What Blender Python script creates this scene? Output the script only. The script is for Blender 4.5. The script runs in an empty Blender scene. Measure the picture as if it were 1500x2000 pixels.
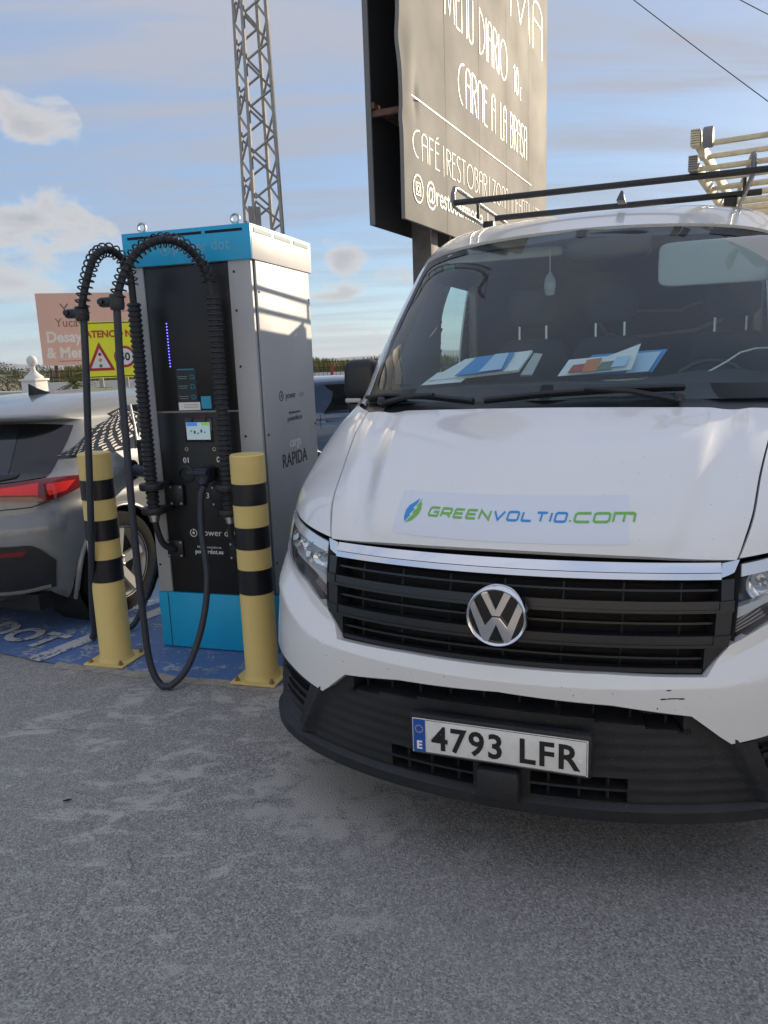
import bpy, bmesh, math, random
import numpy as np
from mathutils import Vector, Matrix
random.seed(7)
sc = bpy.context.scene
COL = sc.collection
PI = math.pi
R = math.radians

# ------------------------------------------------------------------ camera
CAM_H = 1.6; FPX = 1500.0; PITCH = math.atan(302/1500.0); ROLL = math.atan(0.037)
F0 = Vector((0, math.cos(PITCH), -math.sin(PITCH)))
U0 = Vector((0, math.sin(PITCH), math.cos(PITCH))); R0 = Vector((1, 0, 0))
CR = R0*math.cos(ROLL) - U0*math.sin(ROLL); CU = R0*math.sin(ROLL) + U0*math.cos(ROLL)
cam = bpy.data.cameras.new('camera'); camo = bpy.data.objects.new('camera', cam); COL.objects.link(camo)
cam.sensor_fit = 'HORIZONTAL'; cam.sensor_width = 36; cam.lens = 36*FPX/1500
cam.clip_start = 0.05; cam.clip_end = 20000
mw = Matrix((CR, CU, -F0)).transposed().to_4x4(); mw.translation = (0, 0, CAM_H)
camo.matrix_world = mw
sc.camera = camo
sc.render.resolution_x = 768; sc.render.resolution_y = 1024

# ------------------------------------------------------------------ light
SUN_AZ = 43.0     # degrees from +X towards +Y
SUN_EL = 17.5
sun = bpy.data.lights.new('sun', 'SUN'); suno = bpy.data.objects.new('sun', sun); COL.objects.link(suno)
sun.energy = 3.0; sun.angle = R(0.5); sun.color = (1.0, 0.83, 0.60)
sd = Vector((math.cos(R(SUN_AZ))*math.cos(R(SUN_EL)), math.sin(R(SUN_AZ))*math.cos(R(SUN_EL)), math.sin(R(SUN_EL))))
suno.rotation_euler = sd.to_track_quat('Z', 'Y').to_euler()
suno.location = sd*40

world = bpy.data.worlds.new('World'); sc.world = world; world.use_nodes = True
def build_world():
    nt = world.node_tree; N = nt.nodes; L = nt.links
    for n in list(N): N.remove(n)
    def nd(t, **k):
        n = N.new(t)
        for a, b in k.items(): setattr(n, a, b)
        return n
    def mth(op, a, b=None, c=None, clamp=False):
        n = nd('ShaderNodeMath', operation=op); n.use_clamp = clamp
        for i, v in enumerate((a, b, c)):
            if v is None: continue
            if isinstance(v, (int, float)): n.inputs[i].default_value = v
            else: L.new(v, n.inputs[i])
        return n.outputs[0]
    out = nd('ShaderNodeOutputWorld'); bg = nd('ShaderNodeBackground'); L.new(bg.outputs[0], out.inputs[0])
    sky = nd('ShaderNodeTexSky', sky_type='NISHITA', sun_disc=False)
    sky.sun_elevation = R(SUN_EL); sky.sun_rotation = R(90-SUN_AZ); sky.air_density = 1.0; sky.dust_density = 0.6; sky.ozone_density = 2.0
    tc = nd('ShaderNodeTexCoord'); sep = nd('ShaderNodeSeparateXYZ'); L.new(tc.outputs['Generated'], sep.inputs[0])
    zc = mth('MAXIMUM', sep.outputs[2], 0.0); zz = mth('ADD', zc, 0.12)
    u = mth('DIVIDE', sep.outputs[0], zz); v = mth('DIVIDE', sep.outputs[1], zz)
    comb = nd('ShaderNodeCombineXYZ'); L.new(u, comb.inputs[0]); L.new(v, comb.inputs[1])
    # thin high veil, streaked
    mp = nd('ShaderNodeMapping'); mp.inputs['Rotation'].default_value = (0, 0, R(-24)); mp.inputs['Scale'].default_value = (0.30, 1.5, 1)
    L.new(comb.outputs[0], mp.inputs[0])
    n1 = nd('ShaderNodeTexNoise'); n1.inputs['Scale'].default_value = 1.7; n1.inputs['Detail'].default_value = 9; n1.inputs['Roughness'].default_value = .58; n1.inputs['Distortion'].default_value = .55
    L.new(mp.outputs[0], n1.inputs['Vector'])
    r1 = nd('ShaderNodeMapRange'); r1.inputs[1].default_value = .40; r1.inputs[2].default_value = .66; r1.clamp = True; r1.interpolation_type = 'SMOOTHSTEP'
    L.new(n1.outputs[0], r1.inputs[0])
    # more veil higher up, clear band near the horizon
    hi = nd('ShaderNodeMapRange'); hi.inputs[1].default_value = .05; hi.inputs[2].default_value = .34; hi.inputs[3].default_value = .5; hi.inputs[4].default_value = 1.0; hi.interpolation_type = 'SMOOTHSTEP'
    L.new(zc, hi.inputs[0])
    base = nd('ShaderNodeMapRange'); base.inputs[1].default_value = .08; base.inputs[2].default_value = .5; base.inputs[3].default_value = .02; base.inputs[4].default_value = .64
    L.new(zc, base.inputs[0])
    veil = mth('ADD', mth('MULTIPLY', mth('MULTIPLY', r1.outputs[0], hi.outputs[0]), .8), base.outputs[0], clamp=True)
    # cumulus heaps
    n2 = nd('ShaderNodeTexNoise'); n2.inputs['Scale'].default_value = 11; n2.inputs['Detail'].default_value = 10; n2.inputs['Roughness'].default_value = .60; n2.inputs['Distortion'].default_value = .3
    mp2 = nd('ShaderNodeMapping'); mp2.inputs['Scale'].default_value = (1, 1, 1.9); L.new(tc.outputs['Generated'], mp2.inputs[0]); L.new(mp2.outputs[0], n2.inputs['Vector'])
    def pix(px, py):
        return (F0 + CR*((px-750)/FPX) + CU*((1000-py)/FPX)).normalized()
    heap = None
    nrm = nd('ShaderNodeVectorMath', operation='NORMALIZE'); L.new(tc.outputs['Generated'], nrm.inputs[0])
    for (px, py, rad, amp, fl) in CLOUDS:
        d = pix(px, py)
        sub = nd('ShaderNodeVectorMath', operation='SUBTRACT'); L.new(nrm.outputs[0], sub.inputs[0]); sub.inputs[1].default_value = d
        ml = nd('ShaderNodeVectorMath', operation='MULTIPLY'); L.new(sub.outputs[0], ml.inputs[0]); ml.inputs[1].default_value = (1, 1, fl)
        ln = nd('ShaderNodeVectorMath', operation='LENGTH'); L.new(ml.outputs[0], ln.inputs[0])
        g = nd('ShaderNodeMapRange'); g.inputs[1].default_value = rad; g.inputs[2].default_value = 0; g.inputs[3].default_value = 0; g.inputs[4].default_value = amp; g.interpolation_type = 'SMOOTHSTEP'
        L.new(ln.outputs[1], g.inputs[0])
        heap = g.outputs[0] if heap is None else mth('MAXIMUM', heap, g.outputs[0])
    # scattered heaps over the rest of the low sky as well
    n3 = nd('ShaderNodeTexNoise'); n3.inputs['Scale'].default_value = 2.3; n3.inputs['Detail'].default_value = 2; L.new(mp2.outputs[0], n3.inputs['Vector'])
    dens = mth('ADD', mth('MULTIPLY', mth('SUBTRACT', n2.outputs[0], .5), 2.6), heap)
    cm = nd('ShaderNodeMapRange'); cm.inputs[1].default_value = .26; cm.inputs[2].default_value = .70; cm.interpolation_type = 'SMOOTHSTEP'; L.new(dens, cm.inputs[0])
    cmask = mth('MULTIPLY', cm.outputs[0], mth('GREATER_THAN', heap, .01))
    # colours
    skm = nd('ShaderNodeVectorMath', operation='SCALE'); L.new(sky.outputs[0], skm.inputs[0]); skm.inputs['Scale'].default_value = SKY_STRENGTH
    # clean-air gradient: pale at the horizon, deeper blue above
    gr = nd('ShaderNodeValToRGB'); L.new(zc, gr.inputs[0]); e = gr.color_ramp.elements
    e[0].position = 0; e[0].color = (.25, .33, .40, 1); e[1].position = 1; e[1].color = (.12, .20, .40, 1)
    for p_, c_ in ((.05, (.175, .28, .38, 1)), (.16, (.122, .21, .355, 1)), (.4, (.125, .205, .36, 1))):
        q_ = e.new(p_); q_.color = c_
    sk2 = nd('ShaderNodeMixRGB'); sk2.inputs[0].default_value = .72; L.new(skm.outputs[0], sk2.inputs[1]); L.new(gr.outputs[0], sk2.inputs[2])
    # thin overcast is brighter overhead than low down
    vb = nd('ShaderNodeVectorMath', operation='SCALE'); vb.inputs[0].default_value = VEIL[:3]; L.new(mth('ADD', mth('MULTIPLY', zc, .60), .84), vb.inputs['Scale'])
    mv = nd('ShaderNodeMixRGB'); L.new(vb.outputs[0], mv.inputs[2]); L.new(mth('MULTIPLY', veil, .92), mv.inputs[0]); L.new(sk2.outputs[0], mv.inputs[1])
    # cloud tone: denser cores greyer, lit edges cream
    cr = nd('ShaderNodeValToRGB'); L.new(mth('MULTIPLY', dens, .8), cr.inputs[0])
    cr.color_ramp.elements[0].position = .30; cr.color_ramp.elements[0].color = CLD_A
    cr.color_ramp.elements[1].position = .85; cr.color_ramp.elements[1].color = CLD_B
    mc = nd('ShaderNodeMixRGB'); L.new(mth('MULTIPLY', cmask, .9), mc.inputs[0]); L.new(mv.outputs[0], mc.inputs[1]); L.new(cr.outputs[0], mc.inputs[2])
    L.new(mc.outputs[0], bg.inputs[0]); bg.inputs[1].default_value = 1.0
SKY_STRENGTH = 0.105
VEIL = (.226, .236, .272, 1); CLD_A = (.36, .35, .34, 1); CLD_B = (.225, .23, .25, 1)
CLOUDS = [(55, 245, .060, .60, 1.4), (-10, 200, .07, .55, 1.4), (20, 440, .15, .66, 1.6), (140, 445, .10, .52, 1.8), (40, 545, .09, .66, 1.9), (120, 560, .06, .5, 2.2),
          (664, 508, .050, .66, 1.5), (790, 545, .08, .50, 2.8), (690, 568, .09, .48, 3.0), (640, 640, .09, .42, 4.0), (-300, 420, .20, .7, 1.6), (1750, 560, .15, .6, 1.8), (-700, 500, .2, .7, 1.8)]
build_world()
sc.view_settings.view_transform = 'Standard'; sc.view_settings.look = 'None'
sc.view_settings.exposure = 1.05; sc.view_settings.gamma = 1; sc.view_settings.use_curve_mapping = False
sc.render.engine = 'CYCLES'
sc.cycles.max_bounces = 10; sc.cycles.transparent_max_bounces = 16

def pray(px, py):
    return F0 + CR*((px-750)/FPX) + CU*((1000-py)/FPX)
def ground(px, py, z=0.0):
    d = pray(px, py); t = (z-CAM_H)/d.z
    return Vector((0, 0, CAM_H)) + d*t
def atY(px, py, Y):
    d = pray(px, py); return Vector((0, 0, CAM_H)) + d*(Y/d.y)

# ------------------------------------------------------------------ materials
MATS = {}
def mat(name, col, rough=.5, metal=0, spec=.5, coat=0, noise=0, nscale=20, bump=0, bscale=60, emit=None, estr=0, dirt=None, trans=None, croug=.05):
    if name in MATS: return MATS[name]
    m = bpy.data.materials.new(name); m.use_nodes = True; nt = m.node_tree; b = nt.nodes['Principled BSDF']
    b.inputs['Base Color'].default_value = (*col, 1); b.inputs['Roughness'].default_value = rough; b.inputs['Metallic'].default_value = metal
    b.inputs['Specular IOR Level'].default_value = spec; b.inputs['Coat Weight'].default_value = coat; b.inputs['Coat Roughness'].default_value = croug
    L = nt.links
    tc = nt.nodes.new('ShaderNodeTexCoord')
    if noise:
        n = nt.nodes.new('ShaderNodeTexNoise'); n.inputs['Scale'].default_value = nscale; n.inputs['Detail'].default_value = 5; L.new(tc.outputs['Object'], n.inputs['Vector'])
        mx = nt.nodes.new('ShaderNodeMixRGB'); mx.blend_type = 'MIX'
        c2 = dirt if dirt else tuple(c*(1-noise) for c in col)
        mx.inputs[1].default_value = (*col, 1); mx.inputs[2].default_value = (*c2, 1)
        mr = nt.nodes.new('ShaderNodeMapRange'); mr.inputs[1].default_value = .42; mr.inputs[2].default_value = .75; mr.inputs[4].default_value = 1 if not dirt else noise
        L.new(n.outputs[0], mr.inputs[0]); L.new(mr.outputs[0], mx.inputs[0]); L.new(mx.outputs[0], b.inputs['Base Color'])
        rr = nt.nodes.new('ShaderNodeMapRange'); rr.inputs[3].default_value = max(0, rough-.05); rr.inputs[4].default_value = min(1, rough+.13); L.new(n.outputs[0], rr.inputs[0]); L.new(rr.outputs[0], b.inputs['Roughness'])
    if bump:
        n = nt.nodes.new('ShaderNodeTexNoise'); n.inputs['Scale'].default_value = bscale; n.inputs['Detail'].default_value = 4; L.new(tc.outputs['Object'], n.inputs['Vector'])
        bp = nt.nodes.new('ShaderNodeBump'); bp.inputs['Strength'].default_value = bump; bp.inputs['Distance'].default_value = .01; L.new(n.outputs[0], bp.inputs['Height']); L.new(bp.outputs[0], b.inputs['Normal'])
    if emit: b.inputs['Emission Color'].default_value = (*emit, 1); b.inputs['Emission Strength'].default_value = estr
    MATS[name] = m; return m
def glass(name, tint, ior=1.5, rough=0.0, film=(0, 0, 0), filmw=0):
    if name in MATS: return MATS[name]
    m = bpy.data.materials.new(name); m.use_nodes = True; nt = m.node_tree; nt.nodes.clear(); L = nt.links
    o = nt.nodes.new('ShaderNodeOutputMaterial'); t = nt.nodes.new('ShaderNodeBsdfTransparent'); g = nt.nodes.new('ShaderNodeBsdfGlossy'); f = nt.nodes.new('ShaderNodeFresnel'); x = nt.nodes.new('ShaderNodeMixShader')
    t.inputs[0].default_value = (*tint, 1); g.inputs['Roughness'].default_value = rough; g.inputs[0].default_value = (1, 1, 1, 1); f.inputs[0].default_value = ior
    ge = nt.nodes.new('ShaderNodeNewGeometry'); mi = nt.nodes.new('ShaderNodeMapRange'); mi.inputs[3].default_value = ior; mi.inputs[4].default_value = 1/ior   # same index from either side of the thin pane
    L.new(ge.outputs['Backfacing'], mi.inputs[0]); L.new(mi.outputs[0], f.inputs[0])
    L.new(f.outputs[0], x.inputs[0]); L.new(g.outputs[0], x.inputs[2])
    if filmw:
        d = nt.nodes.new('ShaderNodeBsdfDiffuse'); d.inputs[0].default_value = (*film, 1); y = nt.nodes.new('ShaderNodeMixShader'); y.inputs[0].default_value = filmw
        L.new(t.outputs[0], y.inputs[1]); L.new(d.outputs[0], y.inputs[2]); L.new(y.outputs[0], x.inputs[1])
    else: L.new(t.outputs[0], x.inputs[1])
    L.new(x.outputs[0], o.inputs[0]); MATS[name] = m; return m

# ------------------------------------------------------------------ mesh helpers
def empty(name, loc=(0, 0, 0), rz=0, label=None, cat=None, group=None):
    o = bpy.data.objects.new(name, None); COL.objects.link(o); o.location = loc; o.rotation_euler = (0, 0, rz); o.empty_display_size = .1
    tag(o, label, cat, group); return o
def tag(o, label=None, cat=None, group=None, kind=None):
    if label: o['label'] = label
    if cat: o['category'] = cat
    if group: o['group'] = group
    if kind: o['kind'] = kind
    return o
def link(name, me, parent=None, m=None):
    o = bpy.data.objects.new(name, me); COL.objects.link(o)
    if m is not None and not me.materials: me.materials.append(m)
    if parent is not None: o.parent = parent
    return o
def smooth(me, ang=40):
    for p in me.polygons: p.use_smooth = True
    try: me.set_sharp_from_angle(angle=R(ang))
    except Exception: pass

class MB:
    """collects primitives into one mesh"""
    def __init__(s): s.v = []; s.f = []
    def add(s, vs, fs, M=None):
        o = len(s.v)
        for p in vs:
            p = Vector(p); s.v.append(M @ p if M is not None else p)
        s.f += [tuple(i+o for i in f) for f in fs]
        return s
    def box(s, c, d, M=None, bev=0):
        x, y, z = (d[0]/2, d[1]/2, d[2]/2)
        if bev:
            bm = bmesh.new(); bmesh.ops.create_cube(bm, size=1); bmesh.ops.scale(bm, vec=d, verts=bm.verts)
            bmesh.ops.bevel(bm, geom=list(bm.edges), offset=min(bev, min(d)*.45), segments=2, affect='EDGES', profile=.5)
            bm.verts.index_update(); vs = [v.co+Vector(c) for v in bm.verts]; fs = [[v.index for v in f.verts] for f in bm.faces]; bm.free()
            return s.add(vs, fs, M)
        vs = [(c[0]+a*x, c[1]+b*y, c[2]+e*z) for e in (-1, 1) for b in (-1, 1) for a in (-1, 1)]
        return s.add(vs, [(0, 2, 3, 1), (4, 5, 7, 6), (0, 1, 5, 4), (2, 6, 7, 3), (0, 4, 6, 2), (1, 3, 7, 5)], M)
    def tube(s, pts, r, n=8, M=None, cap=True, closed=False):
        pts = [Vector(p) for p in pts]; k = len(pts)
        rs = r if isinstance(r, (list, tuple)) else [r]*k
        T = []
        for i in range(k):
            if closed: t = pts[(i+1) % k]-pts[i-1]
            else: t = pts[min(i+1, k-1)]-pts[max(i-1, 0)]
            T.append(t.normalized() if t.length > 1e-9 else Vector((0, 0, 1)))
        up = Vector((0, 0, 1)) if abs(T[0].z) < .9 else Vector((1, 0, 0))
        nx = T[0].cross(up).normalized(); vs = []
        for i in range(k):
            nx = (nx - T[i]*nx.dot(T[i])); nx = nx.normalized() if nx.length > 1e-6 else T[i].orthogonal().normalized()
            ny = T[i].cross(nx)
            for j in range(n):
                a = 2*PI*j/n; vs.append(pts[i] + nx*(math.cos(a)*rs[i]) + ny*(math.sin(a)*rs[i]))
        fs = []
        for i in range(k if closed else k-1):
            for j in range(n):
                a = i*n+j; b = i*n+(j+1) % n; c = ((i+1) % k)*n+(j+1) % n; d = ((i+1) % k)*n+j
                fs.append((a, b, c, d))
        if cap and not closed: fs.append(tuple(range(n-1, -1, -1))); fs.append(tuple((k-1)*n+j for j in range(n)))
        return s.add(vs, fs, M)
    def lathe(s, prof, n=24, M=None, cap=True):
        vs = []; fs = []
        for (r, z) in prof:
            for j in range(n):
                a = 2*PI*j/n; vs.append((r*math.cos(a), r*math.sin(a), z))
        for i in range(len(prof)-1):
            for j in range(n):
                a = i*n+j; b = i*n+(j+1) % n; fs.append((a, b, b+n, a+n))
        if cap: fs.append(tuple(range(n-1, -1, -1))); fs.append(tuple((len(prof)-1)*n+j for j in range(n)))
        return s.add(vs, fs, M)
    def prism(s, poly, d0, d1, M=None):
        """poly in (x,z); extruded along y from d0 to d1"""
        n = len(poly)
        vs = [(x, d0, z) for x, z in poly]+[(x, d1, z) for x, z in poly]
        fs = [tuple(range(n)), tuple(range(2*n-1, n-1, -1))]+[(i, i+n, (i+1) % n+n, (i+1) % n) for i in range(n)]
        return s.add(vs, fs, M)
    def build(s, name, m, parent=None, sm=None, fixn=True):
        me = bpy.data.meshes.new(name); me.from_pydata([tuple(v) for v in s.v], [], s.f); me.update()
        if fixn:
            bm = bmesh.new(); bm.from_mesh(me); bmesh.ops.recalc_face_normals(bm, faces=bm.faces); bm.to_mesh(me); bm.free()
        if sm: smooth(me, sm)
        return link(name, me, parent, m)

def rot(ax, deg): return Matrix.Rotation(R(deg), 4, ax)
def tr(x, y, z): return Matrix.Translation((x, y, z))

def text(name, body, size, M, m, parent=None, align='LEFT', ext=.001, bold=0, sx=1, shear=0, space=1):
    """flat lettering in the local x-y plane of M; M maps into the parent's space"""
    cu = bpy.data.curves.new(name, 'FONT'); cu.body = body; cu.size = size; cu.align_x = align; cu.extrude = ext; cu.offset = bold; cu.shear = shear; cu.space_character = space; cu.resolution_u = 3
    ob = bpy.data.objects.new('tmp', cu); COL.objects.link(ob)
    bpy.context.view_layer.update()
    me = bpy.data.meshes.new_from_object(ob.evaluated_get(bpy.context.evaluated_depsgraph_get()))
    bpy.data.objects.remove(ob); me.transform(M @ Matrix.Diagonal((sx, 1, 1, 1))); me.materials.clear(); me.name = name
    return link(name, me, parent, m)
# facing -y (towards local front): text x->x, text y->z
FACE = Matrix(((1, 0, 0, 0), (0, 0, -1, 0), (0, 1, 0, 0), (0, 0, 0, 1)))

def ribbon(mb, pts, w, M, closed=False, ext=.0015):
    """flat stroke of width w along 2d pts in local x-y of M"""
    pts = [Vector((p[0], p[1])) for p in pts]; n = len(pts); Lf = []; Rt = []
    for i in range(n):
        if closed: d1 = pts[i]-pts[i-1]; d2 = pts[(i+1) % n]-pts[i]
        else:
            d1 = pts[i]-pts[max(i-1, 0)] if i > 0 else pts[1]-pts[0]; d2 = pts[min(i+1, n-1)]-pts[i] if i < n-1 else pts[-1]-pts[-2]
        d1 = d1.normalized(); d2 = d2.normalized(); t = d1+d2
        t = t.normalized() if t.length > 1e-4 else d1
        nn = Vector((-t.y, t.x)); k = 1/max(.35, abs(t.dot(d1)))
        Lf.append(pts[i]+nn*w/2*k); Rt.append(pts[i]-nn*w/2*k)
    vs = [(p.x, p.y, ext) for p in Lf]+[(p.x, p.y, ext) for p in Rt]+[(p.x, p.y, 0) for p in Lf]+[(p.x, p.y, 0) for p in Rt]
    fs = []
    for i in range(n if closed else n-1):
        j = (i+1) % n
        fs += [(i, n+i, n+j, j), (2*n+i, i, j, 2*n+j), (n+i, 3*n+i, 3*n+j, n+j)]
    mb.add(vs, fs, M)

# ------------------------------------------------------------------ sliced skins (vans and cars)
def pchip(X, Y):
    n = len(X); h = [X[i+1]-X[i] for i in range(n-1)]; dl = [(Y[i+1]-Y[i])/h[i] for i in range(n-1)]
    m = [0]*n; m[0] = dl[0]; m[-1] = dl[-1]
    for i in range(1, n-1):
        if dl[i-1]*dl[i] > 0:
            w1 = 2*h[i]+h[i-1]; w2 = h[i]+2*h[i-1]; m[i] = (w1+w2)/(w1/dl[i-1]+w2/dl[i])
    def f(x):
        if x <= X[0]: return Y[0]
        if x >= X[-1]: return Y[-1]
        i = 0
        while x > X[i+1]: i += 1
        t = (x-X[i])/h[i]
        return (2*t**3-3*t*t+1)*Y[i]+(t**3-2*t*t+t)*h[i]*m[i]+(-2*t**3+3*t*t)*Y[i+1]+(t**3-t*t)*h[i]*m[i+1]
    return f
class Skin:
    """horizontal slices: end A (y small) rounded, straight side, end B rounded; th 0..90 end A, 90..180 side, 180..270 end B"""
    def __init__(s, Z, B0, W, D0, B1, D1, n0=2.0, n1=2.5, bow=0.0):
        s.b0, s.w, s.d0, s.b1, s.d1 = (pchip(Z, a) for a in (B0, W, D0, B1, D1)); s.n0 = n0; s.n1 = n1; s.bow = bow
    def P(s, th, z):
        g = 1 if th >= 0 else -1; t = abs(th); w = s.w(z); b0 = s.b0(z); d0 = s.d0(z); b1 = s.b1(z); d1 = s.d1(z)
        if t <= 90:
            r = R(t); c = max(0, math.cos(r))
            if s.bow: w = w*(1-s.bow)
            return Vector((g*w*max(0, math.sin(r))**(2/s.n0), b0+d0*(1-c**(2/s.n0)), z))
        if t <= 180:
            k = (t-90)/90
            if s.bow: w = w*(1-s.bow*(2*k-1)**2)
            return Vector((g*w, b0+d0+(b1-d1-b0-d0)*k, z))
        r = R(min(270, t)-180); c = max(0, math.cos(r))
        if s.bow: w = w*(1-s.bow)
        return Vector((g*w*c**(2/s.n1), b1-d1+d1*max(0, math.sin(r))**(2/s.n1), z))
    def thy(s, y, z):
        """angle on the straight side for a given y"""
        a = s.b0(z)+s.d0(z); b = s.b1(z)-s.d1(z); return 90+90*(y-a)/(b-a)
    def N(s, th, z):
        e = .4; a = s.P(th+e, z)-s.P(th-e, z); b = s.P(th, z+.004)-s.P(th, z-.004)
        n = a.cross(b)
        if n.length < 1e-9: n = Vector((0, 0, 1))
        n.normalize(); c = s.P(th, z); ref = Vector((c.x, c.y-(s.b0(z)+s.b1(z))/2, .15))
        if n.dot(ref) < 0: n = -n
        return n
    def O(s, th, z, off=0):
        p = s.P(th, z); return p + s.N(th, z)*off if off else p

def crv(pts, n, lin=False):
    """resample control points (th,z): catmull through points by chord length"""
    P = [Vector((p[0]/40, p[1])) for p in pts]
    if len(P) == 2 or lin:
        L = [0]
        for i in range(len(P)-1): L.append(L[-1]+(P[i+1]-P[i]).length)
        out = []
        for k in range(n+1):
            d = L[-1]*k/n; i = 0
            while i < len(P)-2 and d > L[i+1]: i += 1
            t = (d-L[i])/max(1e-9, L[i+1]-L[i]); q = P[i].lerp(P[i+1], min(1, t)); out.append((q.x*40, q.y))
        return out
    Q = [P[0]*2-P[1]]+P+[P[-1]*2-P[-2]]; dense = []
    for i in range(len(P)-1):
        a, b, c, d = Q[i:i+4]
        for k in range(12):
            t = k/12; dense.append(.5*((2*b)+(c-a)*t+(2*a-5*b+4*c-d)*t*t+(3*b-a-3*c+d)*t**3))
    dense.append(P[-1])
    return crv([(q.x*40, q.y) for q in dense], n, True)

def coons(bot, top, left, right, nu, nv, lin=False):
    b = crv(bot, nu, lin); t = crv(top, nu, lin); l = crv(left, nv, lin); r = crv(right, nv, lin); G = []
    for j in range(nv+1):
        v = j/nv; row = []
        for i in range(nu+1):
            u = i/nu
            row.append(tuple((1-v)*b[i][k]+v*t[i][k]+(1-u)*l[j][k]+u*r[j][k]-((1-u)*(1-v)*b[0][k]+u*(1-v)*b[nu][k]+(1-u)*v*t[0][k]+u*v*t[nu][k]) for k in (0, 1)))
        G.append(row)
    return G
def skinmesh(name, sk, G, m, parent, off=0, rim=.012, sm=30, mirror=False, keep=None):
    """grid G of (th,z) laid on the skin at distance off (number or function); rim folds the edge inwards"""
    nv = len(G)-1; nu = len(G[0])-1; vs = []; fs = []
    sg = -1 if mirror else 1
    for row in G:
        for (th, z) in row:
            o = off(th, z) if callable(off) else off
            p = sk.O(th, z, o); vs.append(Vector((sg*p.x, p.y, p.z)))
    idx = lambda i, j: j*(nu+1)+i
    for j in range(nv):
        for i in range(nu):
            fs.append((idx(i, j), idx(i+1, j), idx(i+1, j+1), idx(i, j+1)))
    f = fs[len(fs)//2]; n = (vs[f[1]]-vs[f[0]]).cross(vs[f[3]]-vs[f[0]])
    th, z = G[nv//2][nu//2]; nn = sk.N(th, z); nn = Vector((sg*nn.x, nn.y, nn.z))
    if n.dot(nn) < 0: fs = [tuple(reversed(f)) for f in fs]; flip = True
    else: flip = False
    if rim:
        loop = [(i, 0) for i in range(nu+1)]+[(nu, j) for j in range(1, nv+1)]+[(i, nv) for i in range(nu-1, -1, -1)]+[(0, j) for j in range(nv-1, 0, -1)]
        base = len(vs)
        for (i, j) in loop:
            th, z = G[j][i]; q = sk.N(th, z); vs.append(vs[idx(i, j)]-Vector((sg*q.x, q.y, q.z))*rim)
        k = len(loop)
        for a in range(k):
            b = (a+1) % k; q = (idx(*loop[a]), base+a, base+b, idx(*loop[b])); fs.append(tuple(reversed(q)) if flip else q)
    me = bpy.data.meshes.new(name); me.from_pydata([tuple(v) for v in vs], [], fs); me.update()
    smooth(me, sm)
    return link(name, me, parent, m)
# ------------------------------------------------------------------ shared materials
M_white = mat('van_white_paint', (.80, .795, .78), .24, coat=.8, noise=.35, nscale=2.2, dirt=(.72, .71, .685), croug=.03)
def add_specks(m, scale, thr, col, amt=.8):
    nt = m.node_tree; b = nt.nodes['Principled BSDF']; L = nt.links; src = b.inputs['Base Color'].links[0].from_socket; tc = nt.nodes.new('ShaderNodeTexCoord')
    v = nt.nodes.new('ShaderNodeTexVoronoi'); v.inputs['Scale'].default_value = scale; L.new(tc.outputs['Object'], v.inputs['Vector'])
    n = nt.nodes.new('ShaderNodeTexNoise'); n.inputs['Scale'].default_value = scale*.06; n.inputs['Detail'].default_value = 3; L.new(tc.outputs['Object'], n.inputs['Vector'])
    k = nt.nodes.new('ShaderNodeMath'); k.operation = 'MULTIPLY'; L.new(n.outputs[0], k.inputs[0]); k.inputs[1].default_value = thr
    r = nt.nodes.new('ShaderNodeMath'); r.operation = 'LESS_THAN'; L.new(v.outputs['Distance'], r.inputs[0]); L.new(k.outputs[0], r.inputs[1])
    a = nt.nodes.new('ShaderNodeMath'); a.operation = 'MULTIPLY'; L.new(r.outputs[0], a.inputs[0]); a.inputs[1].default_value = amt
    x = nt.nodes.new('ShaderNodeMixRGB'); L.new(a.outputs[0], x.inputs[0]); L.new(src, x.inputs[1]); x.inputs[2].default_value = (*col, 1); L.new(x.outputs[0], b.inputs['Base Color'])
for l_ in list(M_white.node_tree.links):
    if l_.to_socket.name == 'Roughness': M_white.node_tree.links.remove(l_)
add_specks(M_white, 26, .085, (.30, .27, .22), .7)
M_blackpl = mat('black_textured_plastic', (.011, .012, .015), .5, noise=.6, nscale=7, dirt=(.032, .031, .031), bump=.15, bscale=500)
add_specks(M_blackpl, 90, .28, (.10, .095, .085), .6)
M_blackgl = mat('black_gloss', (.008, .008, .01), .12, coat=.3)
M_satin = mat('black_satin_plastic', (.014, .016, .020), .35)
M_void = mat('dark_cavity', (.006, .006, .007), .8)
M_chrome = mat('chrome', (.82, .83, .85), .06, metal=1)
M_alu = mat('dull_steel', (.52, .52, .52), .35, metal=1)
M_rubber = mat('tyre_rubber', (.016, .016, .016), .9, spec=.15)
M_wsglass = glass('windscreen_glass', (.80, .92, .92), 1.38, film=(.28, .38, .44), filmw=.055)
M_clear = glass('clear_lens', (.92, .94, .95), 1.45)
M_darkglass = mat('tinted_window_glass', (.012, .016, .018), .04, coat=.5)
M_plate = mat('plate_white', (.78, .78, .75), .35, noise=.1, nscale=30)
M_ink = mat('black_print', (.012, .012, .013), .5)
M_whiteprint = mat('white_print', (.82, .82, .80), .5)
M_grey_int = mat('interior_grey_trim', (.22, .23, .24), .7)
M_dark_int = mat('interior_dark_trim', (.028, .031, .036), .8)

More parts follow.
